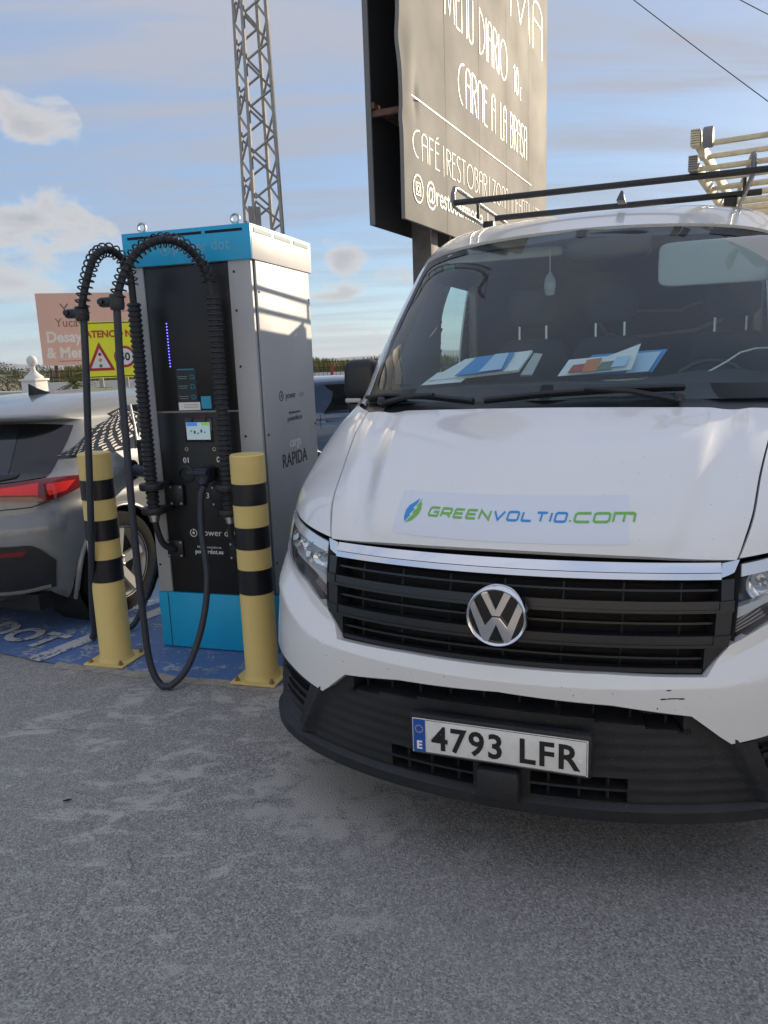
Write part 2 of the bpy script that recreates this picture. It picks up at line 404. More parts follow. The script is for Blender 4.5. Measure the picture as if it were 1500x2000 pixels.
# ------------------------------------------------------------------ the van
VAN_O = Vector((.311, 2.083, 0)); VAN_YAW = -.367
VZ  = [.20, .25, .45, .60, .72, .87, 1.0, 1.06, 1.2, 1.3, 1.39, 1.6, 1.9, 2.13, 2.25, 2.32, 2.365, 2.39]
VB0 = [.10, .035, .03, .03, .035, .05, .10, .15, .36, .56, .80, 1.08, 1.51, 1.85, 2.10, 2.38, 2.80, 3.4]
VW  = [.93, .985, 1.0, 1.003, 1.01, 1.02, 1.02, 1.015, 1.0, .99, .985, .975, .958, .935, .87, .76, .56, .03]
VD  = [.50, .52, .58, .63, .71, .78, .80, .80, .78, .76, .75, .71, .67, .65, .58, .50, .4, .1]
VB1 = [5.95]*12+[5.94, 5.92, 5.88, 5.8, 5.6, 5.0]
VD1 = [.12]*18
VS = Skin(VZ, VB0, VW, VD, VB1, VD1)
van = empty('delivery_van', VAN_O, VAN_YAW, 'white delivery van with a ladder rack, parked nose out beside the charging station', 'van')
def mir(pts): return [(-t, z) for t, z in reversed(pts) if abs(t) > 1e-6]+list(pts)
def sth(y, z): return VS.thy(y, z)
def sstep(a, b, x):
    t = min(1, max(0, (x-a)/(b-a))); return t*t*(3-2*t)
def hoff(th, z):
    t = abs(th); k = min(1, max(0, (z-1.02)/.35)); c = 27+10*k
    plateau = .016*(1-sstep(c-2.2, c+2.2, t))*sstep(1.0, 1.06, z)*(1-.6*sstep(1.28, 1.38, z))
    edge = .010*sstep(c+4, c+9, t)*sstep(1.04, 1.12, z)
    return plateau+edge
# inner shell (dark, shows only in the shut lines and cavities)
def van_shell():
    ths = list(np.linspace(-90, 90, 73)); ths = list(np.linspace(-270, -180, 12))[:-1]+list(np.linspace(-180, -90, 61))[:-1]+ths+list(np.linspace(90, 180, 61))[1:]+list(np.linspace(180, 270, 12))[1:]
    zs = list(np.linspace(.30, 1.0, 15))+list(np.linspace(1.04, 1.38, 10))+[1.40]+list(np.linspace(1.46, 2.03, 14))+[2.07, 2.11, 2.14, 2.20, 2.26, 2.31, 2.345]
    vs = []; fs = []; n = len(ths)
    for z in zs:
        for th in ths:
            o = -.125 if (z < 1.03 and abs(th) < 82) else -.016
            vs.append(VS.O(th, z, o))
    for j in range(len(zs)-1):
        zc = (zs[j]+zs[j+1])/2
        for i in range(n-1):
            th = abs((ths[i]+ths[i+1])/2); y = VS.P(th, zc).y
            if th < 62+2*(zc-1.4) and 1.40 < zc < 2.13: continue
            if 90 < th < 180 and 2.72 < y < 3.36 and 1.46 < zc < 2.03: continue
            if 80 < th < 180 and .6 < y < 1.5 and zc < .84: continue
            fs.append((j*n+i, j*n+i+1, (j+1)*n+i+1, (j+1)*n+i))
    MB_ = MB(); MB_.add(vs, fs); MB_.build('body_shell', M_void, van)
van_shell()
# bonnet
hs = [(38.3, .998), (41.5, 1.093), (45.4, 1.217), (52.4, 1.362)]
skinmesh('bonnet', VS, coons(mir([(0, 1.028), (20, 1.020), (38.3, .998)]), mir([(0, 1.392), (30, 1.382), (52.4, 1.362)]), [(-t, z) for t, z in hs], hs, 72, 34), M_white, van, off=hoff, rim=.02)
# fenders
for mr in (False, True):
    f = skinmesh('front_wing', VS, coons([(38.9, 1.002), (55, 1.018), (70, 1.036), (77, .99), (sth(.80, .9), .90), (sth(1.05, .87), .885), (sth(1.35, .8), .76), (sth(1.5, .6), .56)],
        [(53.0, 1.366), (62, 1.376), (75, 1.386), (sth(1.5, 1.39), 1.392)], [(38.9, 1.002), (42.1, 1.093), (46.0, 1.217), (53.0, 1.366)], [(sth(1.5, .6), .56), (sth(1.5, 1.0), 1.0), (sth(1.5, 1.39), 1.392)], 40, 22), M_white, van, off=lambda th, z: .010*sstep(1.0, 1.1, z), mirror=mr)
    # pillar, door, rear side
    skinmesh('windscreen_pillar', VS, coons([(62.6, 1.392), (75, 1.40), (sth(2.1, 1.41), 1.41)], [(65.4, 2.100), (74, 2.08), (sth(2.95, 2.05), 2.045)],
        [(62.6, 1.392), (64.0, 1.70), (65.4, 2.100)], [(sth(2.1, 1.41), 1.41), (sth(2.71, 1.48), 1.48), (sth(2.77, 1.85), 1.85), (sth(2.95, 2.05), 2.045)], 22, 22), M_white, van, off=.003, mirror=mr)
    d = skinmesh('cab_door', VS, coons([(sth(1.52, .4), .40), (sth(3.36, .4), .40)], [(sth(1.52, 1.4), 1.395), (sth(2.1, 1.4), 1.405), (sth(2.71, 1.47), 1.47), (sth(3.36, 1.47), 1.47)],
        [(sth(1.52, .4), .40), (sth(1.52, 1.39), 1.395)], [(sth(3.36, .4), .40), (sth(3.36, 1.47), 1.47)], 24, 20), M_white, van, mirror=mr)
    sg = -1 if mr else 1
    MB().box((sg*1.03, 3.2, 1.12), (.03, .2, .04), bev=.012).build('door_handle', M_blackpl, d, 40)
    skinmesh('side_panel', VS, coons([(sth(3.38, .4), .38), (179.5, .38)], [(sth(3.38, 2.04), 2.04), (179.5, 2.04)], [(sth(3.38, .4), .38), (sth(3.38, 2.04), 2.04)], [(179.5, .38), (179.5, 2.04)], 30, 24), M_white, van, mirror=mr)
    skinmesh('side_window', VS, coons([(sth(2.68, 1.45), 1.45), (sth(3.37, 1.45), 1.45)], [(sth(2.72, 2.04), 2.04), (sth(3.37, 2.04), 2.04)], [(sth(2.68, 1.45), 1.45), (sth(2.72, 2.04), 2.04)], [(sth(3.37, 1.45), 1.45), (sth(3.37, 2.04), 2.04)], 6, 6), M_wsglass, van, off=-.008, rim=0, mirror=mr)
    skinmesh('side_moulding', VS, coons([(sth(1.53, .6), .60), (179, .60)], [(sth(1.53, .74), .74), (179, .74)], [(sth(1.53, .6), .60), (sth(1.53, .74), .74)], [(179, .60), (179, .74)], 30, 2), M_blackpl, van, off=.014, rim=.02, mirror=mr)
# rear doors
for mr in (False, True):
    skinmesh('rear_door', VS, coons([(180, .42), (269.4, .42)], [(180, 2.04), (269.4, 2.04)], [(180, .42), (180, 2.04)], [(269.4, .42), (269.4, 2.04)], 16, 20), M_white, van, mirror=mr)
# roof
def roof_grid():
    ths = list(np.linspace(0, 90, 46))+list(np.linspace(90, 180, 40))[1:]+list(np.linspace(180, 270, 10))[1:]; ths = [-t for t in reversed(ths)][:-1]+ths
    def zl(t):
        t = abs(t)
        if t < 65: return 2.168-.063*(t/65)**2
        if t < 82: return 2.105-.057*sstep(65, 82, t)
        return 2.048
    G = []
    for k in range(19):
        e = k/18; G.append([(th, zl(th)+(2.389-zl(th))*(1-(1-e)**1.9)) for th in ths])
    return G
def roff(th, z):
    # shallow stamped ribs running back along the roof and a lip over the windscreen
    t = abs(th); return .012*(1-sstep(2.12, 2.20, z))*(1-sstep(60, 80, t))
skinmesh('roof', VS, roof_grid(), M_white, van, off=roff, rim=.015)
# windscreen + black band
wb = mir([(0, 1.422), (35, 1.412), (61.6, 1.395)]); wt = mir([(0, 2.160), (30, 2.146), (64.6, 2.096)])
wl = [(-61.6, 1.395), (-63.0, 1.70), (-64.6, 2.096)]; wr = [(-t, z) for t, z in wl]
GW = coons(wb, wt, wl, wr, 64, 30)
skinmesh('windscreen', VS, GW, M_wsglass, van, off=.0, rim=0)
def gwat(u, v):
    i = u*64; j = v*30; i0 = min(63, int(i)); j0 = min(29, int(j)); a = i-i0; b = j-j0
    return tuple((GW[j0][i0][k]*(1-a)+GW[j0][i0+1][k]*a)*(1-b)+(GW[j0+1][i0][k]*(1-a)+GW[j0+1][i0+1][k]*a)*b for k in (0, 1))
def band():
    vs = []; fs = []
    # ring between outer edge and rounded inner outline
    n = 160; inner = []; outer = []
    u0, u1, v0, v1, rr = .030, .970, .070, .945, .06
    for k in range(n):
        a = 2*PI*k/n; c, s_ = math.cos(a), math.sin(a); e = 2/14
        x = math.copysign(abs(c)**e, c); y = math.copysign(abs(s_)**e, s_)
        inner.append(((u0+u1)/2+(u1-u0)/2*x, (v0+v1)/2+(v1-v0)/2*y))
        m_ = max(abs(x), abs(y)); outer.append((.5+.5*x/m_, .5+.5*y/m_))
    for ring, o in ((outer, .003), (inner, .003), (inner, -.004)):
        for (u, v) in ring:
            vs.append(VS.O(*gwat(min(1, max(0, u)), min(1, max(0, v))), o))
    for q in (0, 1):
        for k in range(n): fs.append((q*n+k, q*n+(k+1) % n, (q+1)*n+(k+1) % n, (q+1)*n+k))
    b = MB(); b.add(vs, fs); return b.build('windscreen_band', mat('ceramic_band', (.006, .007, .009), .35, spec=.25), van, 60)
band()
# scuttle below the glass
skinmesh('scuttle_panel', VS, coons(mir([(0, 1.380), (30, 1.370), (58, 1.358)]), mir([(0, 1.428), (35, 1.418), (61.2, 1.40)]), [(-58, 1.358), (-61.2, 1.40)], [(58, 1.358), (61.2, 1.40)], 50, 4), M_satin, van, off=-.010, rim=0)
# wipers
def wiper(pts, pivot):
    w = MB()
    w.tube([VS.O(t, z, o) for t, z, o in pts], .010, 6)
    blade = [VS.O(t, z-.001, o-.012) for t, z, o in pts]
    w.tube(blade, .006, 5)
    o = w.build('wiper', M_satin, van, 50)
    a = MB(); p = VS.O(*pivot[0]); q = VS.O(*pivot[1]); mid = p.lerp(q, .5)+Vector((0, -.012, .012))
    a.tube([p, mid, q], [.017, .011, .008], 6); a.lathe([(.0, 0), (.022, 0), (.022, .02), (.012, .03), (0, .03)], 12, tr(*p)); a.build('wiper_arm', M_satin, o, 50)
wiper([(-59, 1.412, .02), (-45, 1.418, .028), (-30, 1.420, .028), (-16, 1.405, .024)], [(-47, 1.395, .01), (-27, 1.418, .035)])
wiper([(-13.5, 1.408, .024), (0, 1.425, .028), (16, 1.435, .028), (29, 1.438, .024)], [(28, 1.402, .01), (8, 1.432, .036)])
# grille
gside = [(38.2, .968), (37.1, .78), (33.0, .700)]
gt = mir([(0, .968), (20, .962), (38.2, .946)]); gb = mir([(0, .712), (17, .710), (33, .698)])
grille = skinmesh('grille', VS, coons(gb, gt, [(-33, .698), (-37.1, .78), (-38.2, .946)], [(33, .698), (37.1, .78), (38.2, .946)], 40, 12), M_void, van, off=-.075, rim=0)
def gl(th, fr):   # height on the grille at fraction fr down from the chrome
    t = abs(th); top = .966-.014*(t/34)**2; bot = .713-.014*(t/34)**2; return top+(bot-top)*fr
def slat(f0, f1, off, m, nm, w):
    G = [[(th, gl(th, f)) for th in np.linspace(-w, w, 61)] for f in (f1, f0)]
    return skinmesh(nm, VS, G, m, grille, off=off, rim=.05 if nm == 'grille_bar' else .03, sm=50)
for f0, f1 in ((.225, .345), (.60, .725)):
    slat(f0, f1, .004, M_satin, 'grille_bar', 35.8-1.2*f0)
    slat(f1-.030, f1+.004, .009, M_satin, 'grille_bar', 35.6-1.2*f0)
for f in (.105, .47, .86): slat(f-.012, f+.012, -.012, M_satin, 'grille_slat', 35.6-2*f)
for f in (.98,): slat(f-.02, f+.03, .0, M_satin, 'grille_slat', 33)
for th in np.arange(-29, 30, 9.7):
    for f0, f1 in ((.02, .22), (.35, .60), (.73, .97)):
        MB().tube([VS.O(th, gl(th, f0), -.03), VS.O(th, gl(th, f1), -.03)], .0035, 4).build('grille_rib', M_satin, grille)
for sg in (-1, 1):   # stepped end pieces of the grille
    for k, (f0, f1, w0) in enumerate(((.0, .22, 35.6), (.225, .345, 35.2), (.35, .60, 34.8), (.60, .725, 34.4), (.73, 1.0, 33.2))):
        def oe(f): return 38.0-.6*f if f < .70 else 37.58-(f-.70)/.30*4.9
        G = [[(sg*(w0+(oe(f)-w0)*u), gl(36, f)) for u in np.linspace(0, 1, 5)] for f in (f1, f0)]
        skinmesh('grille_end_piece', VS, G, M_satin, grille, off=.0 if k % 2 == 0 else .007, rim=.05)
# chrome strip over the grille
ch = skinmesh('chrome_strip', VS, [[(th, .969-.014*(th/34)**2+dz-(.004 if k == 0 else 0)) for th in np.linspace(-35.2, 35.2, 71)] for k, dz in enumerate((0, .012))], M_chrome, van, off=.010, rim=.02, sm=25)
skinmesh('chrome_strip_face', VS, [[(th, .969-.014*(th/34)**2+dz) for th in np.linspace(-35.2, 35.2, 71)] for dz in (.0135, .022, .032, .040)], M_chrome, ch, off=lambda th, z: .012-.25*max(0, z-(.983-.014*(th/34)**2)), rim=.02, sm=60)
for sg in (-1, 1):
    skinmesh('chrome_strip_end', VS, [[(sg*35.3, .955), (sg*36.5, .960), (sg*37.6, .966)], [(sg*35.3, .992), (sg*37, .995), (sg*38.6, .998)]], M_chrome, ch, off=.008, rim=.02, sm=20)
# badge
def badge():
    b = empty('emblem'); b.parent = van; b.location = (0, -.004, .868); r = .0885
    MB().lathe([(r*.95, -.03), (r*.95, 0), (r*.9, .004), (0, .004)], 40, rot('X', 90)).build('emblem_disc', M_blackgl, b, 30)
    MB().lathe([(r*.86, -.01), (r*.86, .008), (r*.90, .015), (r*.95, .017), (r, .012), (r, -.02)], 48, rot('X', 90)).build('emblem_ring', M_chrome, b, 50)
    def stroke(nm, polys):
        mb = MB()
        for poly in polys: mb.prism([(x*r, z*r) for x, z in poly], -.015, .0)
        o = mb.build(nm, M_chrome, b)
        bm = bmesh.new(); bm.from_mesh(o.data); bmesh.ops.bevel(bm, geom=[e for e in bm.edges if all(v.co.y < -.012 for v in e.verts)], offset=.002, segments=2, affect='EDGES'); bm.to_mesh(o.data); bm.free()
    stroke('emblem_v', [[(-.50, .78), (-.27, .84), (0, .24), (.27, .84), (.50, .78), (.13, .045), (-.13, .045)]])
    stroke('emblem_w', [[(-.86, .32), (-.73, .56), (-.36, -.30), (-.12, .0), (.12, .0), (.36, -.30), (.73, .56), (.86, .32), (.44, -.80), (.27, -.84), (0, -.24), (-.27, -.84), (-.44, -.80)]])
badge()
# front bumper, painted part
bt = [(0, .706), (17, .704), (33.2, .692), (37.6, .770), (47, .831), (58, .862), (66, .895), (71.5, .965), (76, 1.0)]
bb = [(0, .636), (18, .620), (31, .587), (36.4, .520), (38.8, .494), (43.5, .502), (53, .522), (72, .538), (80, .545)]
def bumper_rows(n=26):
    # columns share an index along both outlines so the corners line up
    ks = []
    for i in range(len(bt)-1):
        m_ = 14 if i < 2 else 8
        for q in range(m_): ks.append(i+q/m_)
    ks.append(len(bt)-1)
    def at(P, k):
        i = min(len(P)-2, int(k)); t = k-i; return (P[i][0]+(P[i+1][0]-P[i][0])*t, P[i][1]+(P[i+1][1]-P[i][1])*t)
    cols = [(at(bb, k), at(bt, k)) for k in ks]
    cols = [((-a[0], a[1]), (-b[0], b[1])) for a, b in reversed(cols)][:-1]+cols
    return [[(a[0]+(b[0]-a[0])*j/n, a[1]+(b[1]-a[1])*j/n) for a, b in cols] for j in range(n+1)]
def creasez(t): return .668+.115*sstep(36, 70, t)
def boff(th, z):
    t = abs(th); c = creasez(t); d = .034*(1-.75*sstep(60, 78, t))
    if z <= c: return .004+d-.10*(c-z)*(1-sstep(60, 78, t))
    return .004+d*max(0, 1-(z-c)/(.062+.03*sstep(34, 50, t)))**.9
bump = skinmesh('front_bumper', VS, bumper_rows(), M_white, van, off=boff, rim=.03, sm=22)
# chips in the paint
cp = MB()
for (th, z, w, h) in [(27.5, .640, .030, .0022), (26.0, .639, .012, .0035), (29.0, .6385, .010, .003), (26.8, .664, .010, .002), (25.2, .612, .003, .003), (-20, .648, .002, .002), (-31, .63, .0015, .003), (-9, .66, .003, .0015), (12, .645, .002, .002), (-36, .63, .002, .002), (3, .63, .0015, .002), (18, .655, .002, .0015)]:
    c = VS.O(th, z, boff(th, z)+.0006); c2 = VS.O(th+.5, z, boff(th+.5, z)+.0006); u = (c2-c).normalized(); vv = VS.O(th, z+.004, boff(th, z+.004)+.0006)-c; vv.normalize()
    k = 9; vs = [c+u*(math.cos(2*PI*i/k)*w*random.uniform(.6, 1.1))+vv*(math.sin(2*PI*i/k)*h*random.uniform(.6, 1.2)) for i in range(k)]; cp.add(vs, [tuple(range(k))])
tag(cp.build('paint_chips', M_blackpl, bump, fixn=False), kind='stuff')
# front bumper, black lower part
def ztop(th):
    t = abs(th); P = bb
    for i in range(len(P)-1):
        if P[i][0] <= t <= P[i+1][0]: return P[i][1]+(P[i+1][1]-P[i][1])*(t-P[i][0])/(P[i+1][0]-P[i][0])
    return P[-1][1]
def loff(th, z):
    t = abs(th); zt = ztop(th); o = -.004
    if t < 30.5 and zt-.052 < z < zt+.03: return -.075                       # slot under the paint
    if zt-.060 < z <= zt-.052 and t < 32: o += .012
    # raised diagonal between the middle and the corner, shallow grooves either side
    td = 40+(zt-z)*40
    o += .026*math.exp(-((t-td)/1.8)**2)*sstep(.27, .31, z)
    o += -.026*sstep(td+1.5, td+4.5, t)*sstep(.30, .33, z)*(1-sstep(zt-.060, zt-.035, z))*(1-sstep(70, 78, t))
    if t > 12 and .30 < z < zt-.06:
        o += .0011*math.sin((z-.30)/.036*2*PI)*sstep(12, 20, t)
    if z < zt-.07 and 5.0 < t < 21.5 and (.305 < z < .335 or .347 < z < .378): o = -.085
    if z < .30: o += .018*sstep(.30, .285, z)
    return o
low_rows = [.250, .256, .27, .284, .292, .299, .3035, .306, .312, .32, .33, .334, .337, .341, .345, .3485, .353, .36, .37, .376, .380, .386, .394, .402, .41, .418, .426, .434, .442, .45, .458, .466, .474, .482, .49]
lths = sorted(set([round(x, 3) for x in list(np.linspace(0, 47, 95))+list(np.linspace(47, 82, 45))+[4.9, 5.1, 21.4, 21.6, 30.4, 30.6]])); lths = [-t for t in reversed(lths)][:-1]+lths
G = []
for z in low_rows: G.append([(th, z) for th in lths])
for k in range(1, 15): G.append([(th, .49+(ztop(th)+.012-.49)*k/14) if True else None for th in lths])
lower = skinmesh('lower_bumper', VS, G, M_blackpl, van, off=loff, rim=.05, sm=28)
for sg in (-1, 1):
    for t in (8, 13.3, 18.2): MB().tube([VS.O(sg*t, .303, -.02), VS.O(sg*t, .381, -.02)], .005, 4).build('intake_rib', M_blackpl, lower)
for t in np.arange(-28, 29, 6.2): MB().tube([VS.O(t, ztop(t)-.058, -.03), VS.O(t, ztop(t)+.005, -.03)], .004, 4).build('intake_rib', M_blackpl, lower)
for mr in (False, True):   # louvred recess at each corner
    rc = skinmesh('corner_recess', VS, coons([(50, .345), (66, .37)], [(45.5, .478), (64, .492)], [(50, .345), (45.5, .478)], [(66, .37), (64, .492)], 14, 10), M_void, lower, off=lambda th, z: loff(th, z)+.003, rim=.004, mirror=mr)
    for q in range(4):
        z0_ = .362+.031*q; a0 = 49.6-1.15*q; skinmesh('louvre', VS, [[(a0+u*(15.6-.3*q), z0_+u*.020+dz) for u in np.linspace(0, 1, 12)] for dz in (0, .013)], M_blackpl, rc, off=lambda th, z: loff(th, z)+.016, rim=.012, mirror=mr)
    skinmesh('corner_strut', VS, coons([(46.8, .33), (49.4, .335)], [(40.4, .490), (43.6, .496)], [(46.8, .33), (40.4, .490)], [(49.4, .335), (43.6, .496)], 4, 12), M_blackpl, lower, off=lambda th, z: .018, rim=.03, mirror=mr)
MB().box((0, .0, .345), (.13, .05, .10), bev=.012).build('tow_cover', M_blackpl, lower, 40)
# number plate
pl = empty('number_plate'); pl.parent = van; pl.location = (0, -.012, .472)
MB().box((0, .018, 0), (.54, .034, .135), bev=.01).build('plate_holder', M_blackpl, pl, 40)
MB().box((0, -.004, 0), (.52, .004, .11), bev=.0015).build('plate_board', M_plate, pl, 40)
MB().box((-.238, -.0065, 0), (.038, .002, .102)).build('plate_blue_band', mat('plate_blue', (.012, .09, .42), .4), pl)
MB().box((.0, -.0066, .0525), (.51, .0012, .0016)).box((.0, -.0066, -.0525), (.51, .0012, .0016)).box((.2565, -.0066, 0), (.0016, .0012, .10)).build('plate_border', mat('plate_border', (.10, .10, .10), .5), pl)
text('plate_country', 'E', .036, tr(-.238, -.0078, -.042) @ FACE, M_whiteprint, pl, 'CENTER', bold=.0012)
st = MB()
for k in range(12):
    a = 2*PI*k/12; cx_, cz_ = -.238+.0115*math.cos(a), .022+.0115*math.sin(a)
    st.prism([(cx_+(.0024 if q % 2 == 0 else .0011)*math.sin(PI*q/5), cz_+(.0024 if q % 2 == 0 else .0011)*math.cos(PI*q/5)) for q in range(10)], -.0082, -.0070)
st.build('plate_stars', mat('plate_star_yellow', (.75, .55, .05), .5), pl)
text('plate_number', '4793', .106, tr(-.199, -.0072, -.038) @ FACE, M_ink, pl, 'LEFT', bold=.0022, sx=.95, space=1.12)
text('plate_number', 'LFR', .106, tr(.062, -.0072, -.038) @ FACE, M_ink, pl, 'LEFT', bold=.0022, sx=.97, space=1.12)
for x in (-.208, .238): MB().lathe([(0, .003), (.006, .0025), (.0075, 0)], 12, tr(x, -.006, -.004 if x < 0 else -.012) @ rot('X', 90)).build('plate_screw', M_plate, pl, 40)
# headlights
for mr in (False, True):
    sg = -1 if mr else 1
    hb_ = [(38.7, .772), (47, .838), (58, .868), (66, .905)]; ht_ = [(39.4, .990), (54, 1.010), (70.2, 1.030)]
    hl_ = [(38.7, .772), (39.0, .88), (39.4, .990)]; hr_ = [(66, .905), (71, .965), (70.2, 1.030)]
    HG = coons(hb_, ht_, hl_, hr_, 26, 18)
    head = skinmesh('headlight', VS, HG, mat('headlight_bowl', (.22, .22, .23), .25, metal=.6), van, off=lambda th, z: -.075, rim=-.07, mirror=mr)
    lens = skinmesh('headlight_lens', VS, HG, M_clear, head, off=.004, rim=.02, mirror=mr)
    # bright strip along the top, chrome bowls, lower trim
    skinmesh('light_strip', VS, [[(t, z-dz) for t, z in crv(ht_, 20)] for dz in (.036, .004)], mat('light_strip_chrome', (.85, .86, .88), .2, metal=.35), head, off=-.002, rim=.03, mirror=mr)
    for (t, z, r) in ((46, .925, .052), (57.5, .945, .046)):
        c = VS.O(t, z, -.030); n = VS.N(t, z); n = Vector((n.x*.35, -1, -.05)).normalized()
        Mx = tr(sg*c.x, c.y, c.z) @ Vector((sg*n.x, n.y, n.z)).to_track_quat('Z', 'Y').to_matrix().to_4x4()
        MB().lathe([(r*.25, -.035), (r*.6, -.03), (r*.9, -.012), (r, .004), (r*1.06, .004), (r*1.06, -.03)], 24, Mx).build('reflector', M_chrome, head, 40)
        MB().lathe([(.012, -.035), (.014, -.012), (.007, -.002), (0, 0)], 12, Mx).build('bulb_cap', M_clear if False else mat('bulb_cap', (.5, .5, .52), .2, metal=.8), head, 40)
    skinmesh('light_shelf', VS, coons([(39.2, .835), (48, .880), (60, .895)], [(39.2, .868), (48, .893), (60, .91)], [(39.2, .835), (39.2, .868)], [(60, .895), (60, .91)], 14, 3), mat('light_shelf_grey', (.55, .56, .58), .3, metal=.3), head, off=-.022, rim=.04, mirror=mr)
    for k in range(5):
        dz = .012+.009*k; skinmesh('indicator_rib', VS, [[(39.3+u*(7-k*.6), .785+dz+u*(.042)-q) for u in np.linspace(0, 1, 6)] for q in (.004, 0)], mat('indicator_rib_grey', (.34, .30, .30), .35), head, off=-.03, rim=.02, mirror=mr)
# bonnet sticker with lettering
def on_hood(me, off):
    for v in me.vertices:
        x, z = v.co.x, v.co.z; th = math.degrees(math.asin(max(-1, min(1, x/VS.w(z))))); p = VS.O(th, z, hoff(th, z)+off-v.co.y); v.co = p
stick = skinmesh('bonnet_sticker', VS, [[(-21.6+u*41.2+.9*(1-v)*0-.5*v, 1.043+v*.108+.004*u*v) for u in np.linspace(0, 1, 30)] for v in np.linspace(0, 1, 8)], mat('sticker_white', (.70, .74, .80), .25, coat=.3), van, off=lambda th, z: hoff(th, z)+.0012, rim=.0008)
M_green = mat('sticker_green', (.17, .47, .07), .4); M_blue = mat('sticker_blue', (.03, .27, .66), .4)
LET = {'G': (1, [[(1, 1), (.12, 1), (0, .85), (0, .15), (.12, 0), (1, 0), (1, .5), (.5, .5)]]), 'R': (1, [[(0, 0), (0, 1), (.9, 1), (1, .88), (1, .52), (.9, .4), (0, .4)], [(.6, .4), (1, 0)]]),
       'E': (.95, [[(1, 1), (.1, 1), (0, .9), (0, .1), (.1, 0), (1, 0)], [(0, .5), (.9, .5)]]), 'N': (1, [[(0, 0), (0, 1), (1, 0), (1, 1)]]), 'V': (1, [[(0, 1), (.5, 0), (1, 1)]]),
       'O': (1, [[(.12, 0), (0, .15), (0, .85), (.12, 1), (.88, 1), (1, .85), (1, .15), (.88, 0), (.12, 0)]]), 'L': (.9, [[(0, 1), (0, .1), (.1, 0), (1, 0)]]), 'T': (.95, [[(0, 1), (1, 1)], [(.5, 1), (.5, 0)]]),
       'I': (.02, [[(.5, 0), (.5, 1)]]), '.': (.02, [[(.5, 0), (.5, .18)]]), 'c': (1, [[(1, 1), (.12, 1), (0, .85), (0, .15), (.12, 0), (1, 0)]]), 'm': (1.35, [[(0, 0), (0, 1), (.9, 1), (1, .85), (1, 0)], [(.5, 1), (.5, 0)]])}
def hoodword(word, x0, z0, w, h, gap, m, sw, sl=.18):
    x = x0
    for c in word:
        k, ps = LET.get(c) or LET[c.upper()]; mb = MB()
        for p in ps:
            dense = []
            for i in range(len(p)-1):
                for q in range(4): dense.append((p[i][0]+(p[i+1][0]-p[i][0])*q/4, p[i][1]+(p[i+1][1]-p[i][1])*q/4))
            dense.append(p[-1])
            cl = p[0] == p[-1] and len(p) > 3
            if cl: dense = dense[:-1]
            ribbon(mb, [(x+a*w*k+sl*h*b, z0+b*h) for a, b in dense], sw, FACE, cl, ext=.0006)
        o = mb.build('sticker_letter', m, stick, fixn=False); on_hood(o.data, .0018); x += w*k+gap
    return x
xx = hoodword('GREEN', -.262, 1.0935, .030, .0195, .0125, M_green, .0053)
xx = hoodword('VOLTIO', xx, 1.0935, .031, .0195, .0125, M_blue, .0053)
hoodword('.com', xx, 1.0935, .042, .0195, .0115, M_green, .0056)
def leaf(pts, m):
    mb = MB(); n = len(pts); mb.add([(x, -.0004, z) for x, z in pts], [tuple(range(n))]); o = mb.build('sticker_leaf', m, stick, fixn=False)
    bm = bmesh.new(); bm.from_mesh(o.data); bmesh.ops.triangulate(bm, faces=bm.faces); bm.to_mesh(o.data); bm.free(); on_hood(o.data, .0018)
s_ = .062; lx, lz = -.345, 1.072
leaf([(lx+s_*a, lz+s_*b) for a, b in [(.10, .0), (.0, .22), (.0, .48), (.12, .68), (.34, .80), (.58, .98), (.56, .80), (.36, .56), (.50, .55), (.24, .30), (.34, .30)]], M_blue)
leaf([(lx+s_*a, lz+s_*b) for a, b in [(.17, -.04), (.52, .10), (.78, .34), (.86, .58), (.80, .66), (.82, .78), (.74, .78), (.70, .98), (.64, .80), (.52, .66), (.62, .62), (.40, .38), (.50, .36), (.28, .12)]], M_green)
# mirrors
for sg in (-1, 1):
    mo = empty('door_mirror'); mo.parent = van; mo.location = (sg*1.045, 1.62, 1.46)
    def sup(c, d, e=.32, nu=20, nv=12, tap=0):
        vs = []; fs = []
        pw = lambda x, p: math.copysign(abs(x)**p, x)
        for j in range(nv+1):
            ph = -PI/2+PI*j/nv
            for i in range(nu):
                a = 2*PI*i/nu; k = pw(math.cos(ph), e); z = pw(math.sin(ph), e)
                sc_ = 1+tap*z
                vs.append((c[0]+d[0]/2*pw(math.cos(a), e)*k*sc_, c[1]+d[1]/2*pw(math.sin(a), e)*k, c[2]+d[2]/2*z))
        for j in range(nv):
            for i in range(nu): fs.append((j*nu+i, j*nu+(i+1) % nu, (j+1)*nu+(i+1) % nu, (j+1)*nu+i))
        return vs, fs
    MB().add(*sup((sg*.0, 0, .035), (.175, .13, .20), .45, tap=-.07)).build('mirror_housing', M_satin, mo, 60)
    MB().add(*sup((sg*-.005, 0, -.115), (.155, .12, .085), .45, tap=.12)).build('mirror_lower_housing', M_satin, mo, 60)
    MB().box((sg*.03, -.062, -.068), (.085, .02, .022), bev=.006).build('mirror_indicator', mat('indicator_lens', (.55, .52, .50), .2), mo, 40)
    MB().box((sg*-.09, .0, -.13), (.10, .07, .06), bev=.02).build('mirror_arm', M_blackpl, mo, 40)
    MB().box((0, .066, .035), (.145, .006, .165), bev=.003).build('mirror_glass', mat('mirror_silver', (.8, .82, .84), .03, metal=1), mo)
